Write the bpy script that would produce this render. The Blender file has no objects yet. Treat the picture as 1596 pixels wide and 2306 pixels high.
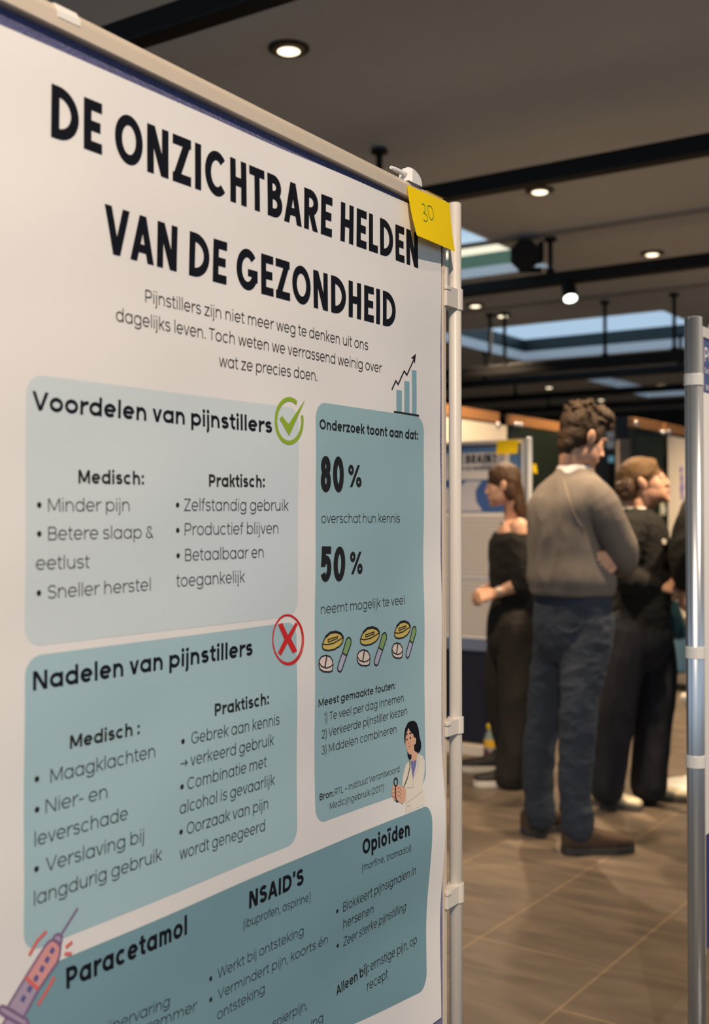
import bpy, bmesh, math, random
from mathutils import Vector, Matrix, noise

S = bpy.context.scene
COL = S.collection
PI = math.pi
R_ = math.radians

# ------------------------------------------------------------------ camera
EYE = 1.38                       # eye height above the floor
FOC = 2600.0                     # focal length in pixels of the 1596 x 2306 frame
PITCH = R_(1.0)
PX, PY = 798.0, 1118.0           # principal point
cam_d = bpy.data.cameras.new('camera')
cam = bpy.data.objects.new('camera', cam_d)
COL.objects.link(cam)
cam.location = (0, 0, EYE)
cam.rotation_euler = (PI / 2 + PITCH, 0, 0)
cam_d.sensor_fit = 'VERTICAL'
cam_d.sensor_height = 36.0
cam_d.lens = 36.0 * FOC / 2306.0
cam_d.shift_x = 0.0
cam_d.shift_y = (PY - 1153.0) / 2306.0
cam_d.clip_start = 0.05
cam_d.dof.use_dof = True
cam_d.dof.focus_distance = 1.62
cam_d.dof.aperture_fstop = 4.4
cam_d.dof.aperture_blades = 7
S.camera = cam

# ------------------------------------------------------------------ colour management, world
S.view_settings.view_transform = 'Standard'
S.view_settings.look = 'None'
S.view_settings.exposure = 0.0
S.view_settings.gamma = 1.0
S.view_settings.use_curve_mapping = False

wd = bpy.data.worlds.new('sky')
S.world = wd
wd.use_nodes = True
bg = wd.node_tree.nodes['Background']
bg.inputs[0].default_value = (0.42, 0.55, 0.70, 1)
bg.inputs[1].default_value = 1.30

LAMP_W = 330.0                    # watts of every recessed ceiling lamp
LAMP_C = (1.0, 0.72, 0.46)
KEY_W = 218.0
KEY_C = (1.0, 0.82, 0.645)

# ------------------------------------------------------------------ geometry helpers
CP, SP = math.cos(PITCH), math.sin(PITCH)


def ray(px, py):
    a, b = (px - PX) / FOC, -(py - PY) / FOC
    return Vector((a, CP - b * SP, SP + b * CP))


def at(px, py, depth):
    r = ray(px, py)
    return Vector((0, 0, EYE)) + r * (depth / r.y)


def atz(px, py, z):
    r = ray(px, py)
    return Vector((0, 0, EYE)) + r * ((z - EYE) / r.z)


BETA = R_(34.5)                  # the hall is turned against the camera
NV = Vector((math.cos(BETA), -math.sin(BETA), 0))
DV = Vector((math.sin(BETA), math.cos(BETA), 0))


def B(n, d, z=0.0):
    return NV * n + DV * d + Vector((0, 0, z))


def nd(p):
    return p.dot(NV), p.dot(DV)


# ------------------------------------------------------------------ materials
MATS = {}


def mat(name, col, rough=0.6, metal=0.0, spec=0.5, var=0.0, var_scale=20.0, bump=0.0, bump_scale=60.0, emit=None, stretch=None, sheen=0.0):
    if name in MATS:
        return MATS[name]
    m = bpy.data.materials.new(name)
    m.use_nodes = True
    nt = m.node_tree
    b = nt.nodes['Principled BSDF']
    b.inputs['Base Color'].default_value = (*col, 1)
    b.inputs['Roughness'].default_value = rough
    b.inputs['Metallic'].default_value = metal
    b.inputs['Specular IOR Level'].default_value = spec
    if sheen:
        b.inputs['Sheen Weight'].default_value = sheen
    tc = nt.nodes.new('ShaderNodeTexCoord')
    vec = tc.outputs['Object']
    if stretch:
        mp = nt.nodes.new('ShaderNodeMapping')
        mp.inputs['Scale'].default_value = stretch
        nt.links.new(vec, mp.inputs[0])
        vec = mp.outputs[0]
    if var:
        n = nt.nodes.new('ShaderNodeTexNoise')
        n.inputs['Scale'].default_value = var_scale
        n.inputs['Detail'].default_value = 4
        nt.links.new(vec, n.inputs['Vector'])
        mx = nt.nodes.new('ShaderNodeMix')
        mx.data_type = 'RGBA'
        mx.inputs['A'].default_value = (*[max(0, c * (1 - var)) for c in col], 1)
        mx.inputs['B'].default_value = (*[min(1, c * (1 + var)) for c in col], 1)
        nt.links.new(n.outputs['Fac'], mx.inputs['Factor'])
        nt.links.new(mx.outputs['Result'], b.inputs['Base Color'])
    if bump:
        n2 = nt.nodes.new('ShaderNodeTexNoise')
        n2.inputs['Scale'].default_value = bump_scale
        n2.inputs['Detail'].default_value = 5
        nt.links.new(vec, n2.inputs['Vector'])
        bp = nt.nodes.new('ShaderNodeBump')
        bp.inputs['Strength'].default_value = bump
        bp.inputs['Distance'].default_value = 0.01
        nt.links.new(n2.outputs['Fac'], bp.inputs['Height'])
        nt.links.new(bp.outputs['Normal'], b.inputs['Normal'])
    if emit:
        b.inputs['Emission Color'].default_value = (*emit[0], 1)
        b.inputs['Emission Strength'].default_value = emit[1]
    MATS[name] = m
    return m


def srgb(r, g, b):
    f = lambda c: (c / 255 / 12.92) if c / 255 <= 0.04045 else ((c / 255 + 0.055) / 1.055) ** 2.4
    return (f(r), f(g), f(b))


def glass_mat():
    m = bpy.data.materials.new('clear_glass')
    m.use_nodes = True
    nt = m.node_tree
    nt.nodes.clear()
    o = nt.nodes.new('ShaderNodeOutputMaterial')
    t = nt.nodes.new('ShaderNodeBsdfTransparent')
    t.inputs[0].default_value = (0.93, 0.96, 0.97, 1)
    g = nt.nodes.new('ShaderNodeBsdfGlossy')
    g.inputs['Roughness'].default_value = 0.05
    mx = nt.nodes.new('ShaderNodeMixShader')
    mx.inputs[0].default_value = 0.06
    nt.links.new(t.outputs[0], mx.inputs[1])
    nt.links.new(g.outputs[0], mx.inputs[2])
    nt.links.new(mx.outputs[0], o.inputs[0])
    return m


# ------------------------------------------------------------------ object helpers
def empty(name, loc, label=None, cat=None, group=None, kind=None):
    o = bpy.data.objects.new(name, None)
    o.empty_display_size = 0.1
    COL.objects.link(o)
    o.location = loc
    tag(o, label, cat, group, kind)
    return o


def tag(o, label=None, cat=None, group=None, kind=None):
    if label:
        o['label'] = label
    if cat:
        o['category'] = cat
    if group:
        o['group'] = group
    if kind:
        o['kind'] = kind
    return o


def base_of(o):
    v = Vector((0, 0, 0))
    while o is not None:
        v += o.location
        o = o.parent
    return v


def obj(name, bm, m, parent=None, loc=None, smooth=False, label=None):
    """link a bmesh with WORLD coordinates as one mesh object under parent (or with its own origin loc)"""
    if parent is not None:
        off = base_of(parent)
    else:
        off = Vector(loc) if loc is not None else Vector((0, 0, 0))
    for v in bm.verts:
        v.co -= off
    bm.normal_update()
    me = bpy.data.meshes.new(name)
    bm.to_mesh(me)
    bm.free()
    ms = m if isinstance(m, (list, tuple)) else [m]
    for q in ms:
        me.materials.append(q)
    if smooth:
        me.polygons.foreach_set('use_smooth', [True] * len(me.polygons))
    o = bpy.data.objects.new(name, me)
    COL.objects.link(o)
    if parent is not None:
        o.parent = parent
    else:
        o.location = off
    if label:
        o['label'] = label
    return o


def struct(name, bm, m, label, cat, smooth=False):
    o = obj(name, bm, m, None, (0, 0, 0), smooth)
    tag(o, label, cat, None, 'structure')
    return o


def prism(bm, loop, vec, mi=0):
    """extrude a closed loop of points along vec"""
    vec = Vector(vec)
    a = [bm.verts.new(p) for p in loop]
    b = [bm.verts.new(Vector(p) + vec) for p in loop]
    n = len(loop)
    fs = [bm.faces.new(a[::-1]), bm.faces.new(b)]
    for i in range(n):
        fs.append(bm.faces.new((a[i], a[(i + 1) % n], b[(i + 1) % n], b[i])))
    for f in fs:
        f.material_index = mi
    bmesh.ops.recalc_face_normals(bm, faces=fs)
    return fs


def box(bm, o, ax, ay, az, mi=0):
    """box from corner o along three edge vectors"""
    o, ax, ay, az = Vector(o), Vector(ax), Vector(ay), Vector(az)
    return prism(bm, [o, o + ax, o + ax + ay, o + ay], az, mi)


def cbox(bm, c, ax, ay, az, mi=0):
    c, ax, ay, az = Vector(c), Vector(ax), Vector(ay), Vector(az)
    return box(bm, c - ax / 2 - ay / 2 - az / 2, ax, ay, az, mi)


def frame(axis):
    axis = Vector(axis).normalized()
    u = axis.orthogonal().normalized()
    return u, axis.cross(u).normalized()


def lathe(bm, o, axis, prof, seg=24, mi=0, ref=None):
    """prof: list of (distance along axis, radius); capped"""
    axis = Vector(axis).normalized()
    o = Vector(o)
    if ref is None:
        u, w = frame(axis)
    else:
        u = Vector(ref) - axis * Vector(ref).dot(axis)
        u.normalize()
        w = axis.cross(u)
    rings = []
    for t, r in prof:
        rings.append([bm.verts.new(o + axis * t + (u * math.cos(2 * PI * k / seg) + w * math.sin(2 * PI * k / seg)) * max(r, 1e-5)) for k in range(seg)])
    fs = []
    for a, b in zip(rings, rings[1:]):
        for k in range(seg):
            fs.append(bm.faces.new((a[k], a[(k + 1) % seg], b[(k + 1) % seg], b[k])))
    fs.append(bm.faces.new(rings[0][::-1]))
    fs.append(bm.faces.new(rings[-1]))
    for f in fs:
        f.material_index = mi
    bmesh.ops.recalc_face_normals(bm, faces=fs)


def tube(bm, pts, rad, seg=12, mi=0):
    pts = [Vector(p) for p in pts]
    rs = rad if isinstance(rad, (list, tuple)) else [rad] * len(pts)
    rings = []
    prev = None
    for i, p in enumerate(pts):
        t = (pts[min(i + 1, len(pts) - 1)] - pts[max(i - 1, 0)]).normalized()
        if prev is None:
            u = t.orthogonal().normalized()
        else:
            u = prev - t * prev.dot(t)
            u.normalize()
        prev = u
        w = t.cross(u)
        rings.append([bm.verts.new(p + (u * math.cos(2 * PI * k / seg) + w * math.sin(2 * PI * k / seg)) * rs[i]) for k in range(seg)])
    fs = []
    for a, b in zip(rings, rings[1:]):
        for k in range(seg):
            fs.append(bm.faces.new((a[k], a[(k + 1) % seg], b[(k + 1) % seg], b[k])))
    fs.append(bm.faces.new(rings[0][::-1]))
    fs.append(bm.faces.new(rings[-1]))
    for f in fs:
        f.material_index = mi
    bmesh.ops.recalc_face_normals(bm, faces=fs)


def bevel_all(bm, w, seg=2, ang=30):
    es = [e for e in bm.edges if len(e.link_faces) == 2 and e.calc_face_angle(0) > R_(ang)]
    bmesh.ops.bevel(bm, geom=es, offset=w, segments=seg, affect='EDGES', profile=0.6, clamp_overlap=True)

# ================================================================== THE HALL
CEIL = EYE + 2.0
m_ceil = mat('ceiling_paint', (0.54, 0.585, 0.60), 0.75, var=0.12, var_scale=0.9)
m_black = mat('black_steel', (0.006, 0.0062, 0.0065), 0.6, spec=0.25)
m_dark = mat('dark_wall_paint', (0.016, 0.016, 0.017), 0.7)
m_wellw = mat('skylight_white_trim', (0.93, 0.94, 0.95), 0.5)
m_wellg = mat('skylight_green_band', (0.20, 0.33, 0.20), 0.5)
m_welld = mat('skylight_shaded_band', (0.018, 0.035, 0.036), 0.4)  # same green paint in weaker light, the shade put into the colour
m_wellc = mat('skylight_glow_trim', (0.92, 0.84, 0.62), 0.5, emit=((1.0, 0.88, 0.62), 0.75))     # cream trim under the glass, given an added glow to look brightly lit
m_glass = glass_mat()


def floor_mat():
    m = bpy.data.materials.new('floor_tiles')
    m.use_nodes = True
    nt = m.node_tree
    b = nt.nodes['Principled BSDF']
    tc = nt.nodes.new('ShaderNodeTexCoord')
    mp = nt.nodes.new('ShaderNodeMapping')
    mp.inputs['Location'].default_value = (0.9 * 8 - 4.27, 0.445 * 41 - 1.82, 0)
    nt.links.new(tc.outputs['Object'], mp.inputs[0])
    # brick texture: rows run along its x; here x = hall depth d, y = hall n
    br = nt.nodes.new('ShaderNodeTexBrick')
    br.offset = 0.4
    br.offset_frequency = 3
    br.squash = 1.0
    br.inputs['Scale'].default_value = 1.0
    br.inputs['Mortar Size'].default_value = 0.0035
    br.inputs['Mortar Smooth'].default_value = 0.1
    br.inputs['Brick Width'].default_value = 0.9
    br.inputs['Row Height'].default_value = 0.445
    br.inputs['Color1'].default_value = (0.148, 0.121, 0.092, 1)
    br.inputs['Color2'].default_value = (0.134, 0.109, 0.083, 1)
    br.inputs['Mortar'].default_value = (0.25, 0.19, 0.118, 1)
    nt.links.new(mp.outputs[0], br.inputs['Vector'])
    # cloudy veins running across
    mp2 = nt.nodes.new('ShaderNodeMapping')
    mp2.inputs['Scale'].default_value = (7.5, 1.6, 1)
    mp2.inputs['Rotation'].default_value = (0, 0, 0.25)
    nt.links.new(tc.outputs['Object'], mp2.inputs[0])
    n = nt.nodes.new('ShaderNodeTexNoise')
    n.inputs['Scale'].default_value = 1.6
    n.inputs['Detail'].default_value = 6
    n.inputs['Roughness'].default_value = 0.6
    n.inputs['Distortion'].default_value = 0.6
    nt.links.new(mp2.outputs[0], n.inputs['Vector'])
    cr = nt.nodes.new('ShaderNodeValToRGB')
    cr.color_ramp.elements[0].position = 0.28
    cr.color_ramp.elements[0].color = (0.62, 0.62, 0.64, 1)
    cr.color_ramp.elements[1].position = 0.72
    cr.color_ramp.elements[1].color = (1.25, 1.22, 1.18, 1)
    nt.links.new(n.outputs['Fac'], cr.inputs[0])
    mx = nt.nodes.new('ShaderNodeMix')
    mx.data_type = 'RGBA'
    mx.blend_type = 'MULTIPLY'
    mx.inputs['Factor'].default_value = 1.0
    nt.links.new(br.outputs['Color'], mx.inputs['A'])
    nt.links.new(cr.outputs[0], mx.inputs['B'])
    nt.links.new(mx.outputs['Result'], b.inputs['Base Color'])
    b.inputs['Roughness'].default_value = 0.42
    b.inputs['Specular IOR Level'].default_value = 0.4
    bp = nt.nodes.new('ShaderNodeBump')
    bp.inputs['Strength'].default_value = 0.15
    bp.inputs['Distance'].default_value = 0.01
    nt.links.new(n.outputs['Fac'], bp.inputs['Height'])
    nt.links.new(bp.outputs['Normal'], b.inputs['Normal'])
    return m


N0, N1, D0, D1 = -15.0, 9.0, -5.0, 21.0
# floor: its own axes follow the hall so that the tile rows run along local x
bm = bmesh.new()
vs = [bm.verts.new(p) for p in ((D0, -N1, 0), (D1, -N1, 0), (D1, -N0, 0), (D0, -N0, 0))]
bm.faces.new(vs)
bm.faces.ensure_lookup_table()
if bm.faces[0].normal.z < 0:
    bmesh.ops.reverse_faces(bm, faces=bm.faces[:])
r = bmesh.ops.extrude_face_region(bm, geom=bm.faces[:])
for v in r['geom']:
    if isinstance(v, bmesh.types.BMVert):
        v.co.z -= 0.1
bmesh.ops.recalc_face_normals(bm, faces=bm.faces[:])
flo = struct('floor', bm, floor_mat(), 'floor of large grey brown stone tiles with pale joints', 'floor')
flo.rotation_euler = (0, 0, PI / 2 - BETA)      # local x -> DV, local y -> -NV

# ---- skylight openings (n0, n1, d0, d1)
c1 = nd(atz(1180, 812, CEIL)); c2 = nd(atz(1492, 699, CEIL))
skyB = (c1[0], c2[0], c2[1], c1[1])
wB, lB = skyB[1] - skyB[0], skyB[3] - skyB[2]
c = nd(atz(1243, 600, CEIL))
skyA = (c[0] - 2.2, c[0], c[1] - 2.5, c[1])


def hull(pts):
    q = [nd(atz(x, y, CEIL)) for x, y in pts]
    return (min(a for a, b in q), max(a for a, b in q), min(b for a, b in q), max(b for a, b in q))


skyC = hull([(1336, 857), (1365, 852), (1420, 862), (1390, 872)])
skyD = hull([(1436, 885), (1541, 877), (1459, 894)])
skyD = (skyD[0], skyD[1], skyD[2], min(skyD[3], D1 - 0.6))
SKY = [skyA, skyB, skyC, skyD]
print('SKY', [[round(v, 2) for v in s] for s in SKY])
# ---- ceiling with real openings
ns = sorted({N0, N1, *[s[0] for s in SKY], *[s[1] for s in SKY]})
ds = sorted({D0, D1, *[s[2] for s in SKY], *[s[3] for s in SKY]})
TH = 0.27


def inside(n, d):
    return any(s[0] < n < s[1] and s[2] < d < s[3] for s in SKY)


bm = bmesh.new()
cache = {}


def cv(n, d, z):
    k = (n, d, z)
    if k not in cache:
        cache[k] = bm.verts.new(B(n, d, z))
    return cache[k]


for i in range(len(ns) - 1):
    for j in range(len(ds) - 1):
        if inside((ns[i] + ns[i + 1]) / 2, (ds[j] + ds[j + 1]) / 2):
            continue
        for z in (CEIL, CEIL + TH):
            f = [cv(ns[i], ds[j], z), cv(ns[i + 1], ds[j], z), cv(ns[i + 1], ds[j + 1], z), cv(ns[i], ds[j + 1], z)]
            bm.faces.new(f if z > CEIL else f[::-1])
struct('ceiling', bm, m_ceil, 'dark taupe plaster ceiling with skylights', 'ceiling')


# ---- skylight wells: bands of trim on the four sides, glass on top
def well(idx, s, bands):
    n0, n1, d0, d1 = s
    bm = bmesh.new()
    t = 0.02
    for (z0, z1, mi) in bands:
        za, zb = CEIL + z0, CEIL + z1
        box(bm, B(n0, d1, za), NV * (n1 - n0), DV * t, (0, 0, zb - za), mi)
        box(bm, B(n0, d0 - t, za), NV * (n1 - n0), DV * t, (0, 0, zb - za), mi)
        box(bm, B(n0 - t, d0, za), NV * t, DV * (d1 - d0), (0, 0, zb - za), mi)
        box(bm, B(n1, d0, za), NV * t, DV * (d1 - d0), (0, 0, zb - za), mi)
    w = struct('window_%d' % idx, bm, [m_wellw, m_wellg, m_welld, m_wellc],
               ['skylight well with green band beside the round black lamp', 'long skylight with shaded green band above the far hall',
                'small far skylight seen as a pale blue sliver', 'farthest skylight just left of the right aluminium post'][idx - 1], 'skylight')
    bm = bmesh.new()
    box(bm, B(n0 - 0.02, d0 - 0.02, CEIL + 0.27), NV * (n1 - n0 + 0.04), DV * (d1 - d0 + 0.04), (0, 0, 0.01))
    obj('glass_pane', bm, m_glass, w)
    return w


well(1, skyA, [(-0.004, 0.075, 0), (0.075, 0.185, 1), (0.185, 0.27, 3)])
well(2, skyB, [(-0.004, 0.11, 0), (0.11, 0.27, 2)])
well(3, skyC, [(-0.004, 0.11, 0), (0.11, 0.27, 2)])
well(4, skyD, [(-0.004, 0.11, 0), (0.11, 0.27, 2)])

# ---- walls
bm = bmesh.new()
box(bm, B(N0, D1, 0), NV * (N1 - N0), DV * 0.2, (0, 0, CEIL))
struct('wall_back', bm, m_dark, 'dark far wall of the hall', 'wall')
bm = bmesh.new()
box(bm, B(N0 - 0.2, D0, 0), NV * 0.2, DV * (D1 - D0), (0, 0, CEIL))
struct('wall_left', bm, m_dark, 'dark side wall of the hall', 'wall')

# ---- shallow slots in the ceiling where the hanger rods are fixed
for k, d in enumerate((7.45, 9.85)):
    bm = bmesh.new()
    box(bm, B(N0 + 0.1, d - 0.05, CEIL - 0.012), NV * (N1 - N0 - 0.2), DV * 0.1, (0, 0, 0.012))
    struct('trim_%d' % (k + 1), bm, mat('slot_paint', (0.27, 0.28, 0.28), 0.7), ['dark fixing strip on the ceiling above the lamp rail', 'dark fixing strip on the ceiling in front of the long skylight'][k], 'trim')

# ---- black rails hanging under the ceiling
RZ = EYE + 1.69
rail_lab = ['nearest black ceiling rail, behind the top left of the poster board',
            'thick black ceiling rail passing behind the yellow note',
            'black ceiling rail that carries the round lamp and the small spotlight',
            'low black ceiling rail under the long skylight',
            'black ceiling rail below the small far skylight',
            'black ceiling rail just above the dark haired man',
            'farthest black ceiling rail close to the back wall']
rail_d = [2.87, 5.21, 7.57, 10.1, 12.4, 14.8, 17.2]
rail_z = [RZ, RZ, RZ, EYE + 1.43, EYE + 1.62, RZ, EYE + 1.75]
rods = [[-2.0, 1.6], [], [], [], [-6.6, -4.2], [-7.4, -4.6], [-8, -5]]
p = nd(at(854, 400, 6.23)); rods[1] = [p[0], p[0] + 2.6]
p = nd(at(1240, 560, 8.23)); rods[2] = [p[0], p[0] + 2.4]
for x in (1103, 1136, 1362, 1518):
    rr = ray(x, 800)
    t = rail_d[3] / (rr.dot(DV))
    rods[3].append((rr * t).dot(NV))
for k in range(7):
    d, z = rail_d[k], rail_z[k]
    e = empty('ceiling_rail', B(-4, d, z), rail_lab[k], 'rail', 'black rails hung below the ceiling')
    bm = bmesh.new()
    n1 = 6.0 if k < 4 else 3.0
    s_ = 0.088 if k != 3 else 0.10
    cbox(bm, B((N0 + n1) / 2, d, z), NV * (n1 - N0 - 0.4), DV * s_, (0, 0, s_))
    bevel_all(bm, 0.012, 2)
    obj('bar', bm, m_black, e)
    for n in rods[k]:
        bm = bmesh.new()
        lathe(bm, B(n, d, z + s_ / 2), (0, 0, 1), [(0, 0.03), (0.03, 0.03), (0.032, 0.017), (CEIL - z - s_ / 2 - 0.035, 0.017), (CEIL - z - s_ / 2 - 0.030, 0.045), (CEIL - z - s_ / 2 - 0.013, 0.045)], 16)
        obj('hanger_rod', bm, m_black, e, smooth=False)

# ---- recessed ceiling lamps
m_ring = mat('lamp_ring_black', (0.012, 0.012, 0.012), 0.35)
m_bezel = mat('lamp_bezel', (0.30, 0.25, 0.19), 0.3, metal=0.6)
m_lens = mat('lamp_lens', (1, 1, 1), 0.4, emit=((1.0, 0.84, 0.58), 2.6))
lamps = [(650, 107, 'large bright recessed ceiling lamp above the top left of the poster board'),
         (1215, 427, 'recessed ceiling lamp below the thick black rail, right of the yellow note'),
         (1468, 569, 'recessed ceiling lamp just above the right end of the lamp rail'),
         (1070, 686, 'small recessed ceiling lamp right beside the upper pole clamp'),
         (1132, 709, 'small recessed ceiling lamp left below the small spotlight'),
         (1236, 871, 'distant recessed ceiling lamp above the long haired woman'),
         (1488, 827, 'distant recessed ceiling lamp left of the right post top, upper of two'),
         (1485, 865, 'distant dim recessed ceiling lamp left of the right post top, lower of two'),
         (1353, 899, 'distant recessed ceiling lamp beside the hair of the standing man'),
         (1477, 927, 'farthest recessed ceiling lamp above the wooden board edges')]
for x, y, lab in lamps:
    p = atz(x, y, CEIL)
    e = empty('ceiling_lamp', p, lab, 'lamp', 'recessed ceiling lamps')
    bm = bmesh.new()
    lathe(bm, p + Vector((0, 0, -0.012)), (0, 0, 1), [(0, 0.070), (0, 0.084), (0.004, 0.088), (0.012, 0.088)], 32)
    obj('trim_ring', bm, m_ring, e)
    bm = bmesh.new()
    lathe(bm, p + Vector((0, 0, -0.018)), (0, 0, 1), [(0, 0.048), (0.0, 0.064), (0.006, 0.070)], 32)
    obj('bezel', bm, m_bezel, e)
    bm = bmesh.new()
    lathe(bm, p + Vector((0, 0, -0.026)), (0, 0, 1), [(0, 0.02), (0.003, 0.038), (0.008, 0.048)], 32)
    obj('lens', bm, m_lens, e, smooth=True)


def spot(p, w, ang=130, col=LAMP_C, r=0.05, to=None, blend=0.8):
    l = bpy.data.lights.new('lamp_light', 'SPOT')
    l.energy = w
    l.color = col
    l.spot_size = R_(ang)
    l.spot_blend = blend
    l.shadow_soft_size = r
    o = bpy.data.objects.new('lamp_light', l)
    COL.objects.link(o)
    o.location = p
    if to is not None:
        o.rotation_euler = (Vector(to) - Vector(p)).to_track_quat('-Z', 'Y').to_euler()
    return o


for k, (x, y, lab) in enumerate(lamps[:7]):
    spot(atz(x, y, CEIL) + Vector((0, 0, -0.06)), LAMP_W * (1.3 if k == 1 else 0.72 if k == 0 else 0.8), 112)
# further lamps of the same grid, outside the picture; the last added for the white poster
for n, d, k in ((-0.9, 6.46, 0.5), (1.25, 6.5, 0.7), (-1.9, 9.6, 1.6)):
    spot(B(n, d, CEIL - 0.06), LAMP_W * k, 98)
spot((0.95, 4.43, CEIL - 0.06), LAMP_W * 0.9, 62, LAMP_C, 0.05, None, 0.6)     # unseen lamp added to light the man's shoulders, just over the picture edge
# unseen spotlights on the boards and one added on the second rail, right of the picture
spot(B(-1.05, 5.21, RZ - 0.1), LAMP_W * 1.1, 58, LAMP_C, 0.04, (1.0, 5.60, 1.22), 0.5)  # unseen, added to brighten the people
spot((0.07, -1.48, CEIL - 0.1), KEY_W * 2.25, 54, KEY_C, 0.03, (-0.27, 1.22, 0.84), 0.35)
spot((0.09, -0.17, CEIL - 0.1), KEY_W * 0.20, 76, KEY_C, 0.03, (-0.18, 1.20, 1.0), 0.4)
spot((2.60, 1.60, CEIL - 0.1), KEY_W * 1.05, 60, KEY_C, 0.03, (1.0, 2.85, 1.30), 0.45)  # unseen, added to brighten the poster on the right board

# ================================================================== LETTERING: a stroke alphabet
XH, CAP, ASC, DESC = 0.548, 0.70, 0.745, -0.20


def arc(cx, cy, rx, ry, a0, a1, n=None):
    n = n or max(6, int(abs(a1 - a0) / 11))
    return [(cx + rx * math.cos(R_(a0 + (a1 - a0) * i / n)), cy + ry * math.sin(R_(a0 + (a1 - a0) * i / n))) for i in range(n + 1)]


def para(x0, y0, x1, y1, w):
    dy = y1 - y0
    dx = x1 - x0
    hw = w / 2 * min(2.2, math.sqrt(1 + (dx / dy) ** 2))
    return ('poly', [(x0 - hw, y0), (x0 + hw, y0), (x1 + hw, y1), (x1 - hw, y1)])


def rect(x0, x1, y0, y1):
    return ('poly', [(x0, y0), (x1, y0), (x1, y1), (x0, y1)])


def rib(pts, closed=False):
    return ('rib', pts, closed)


def sshape(x0, x1, y0, y1, w):
    h = w / 2
    cx = (x0 + x1) / 2
    rx = (x1 - x0) / 2 - h
    mid = y0 + (y1 - y0) * 0.52
    r1 = (y1 - h - mid) / 2
    r2 = (mid - y0 - h) / 2
    return rib(arc(cx, mid + r1, rx * 0.95, r1, 25, 270) + arc(cx, mid - r2, rx, r2, 90, -158)[1:])


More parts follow.
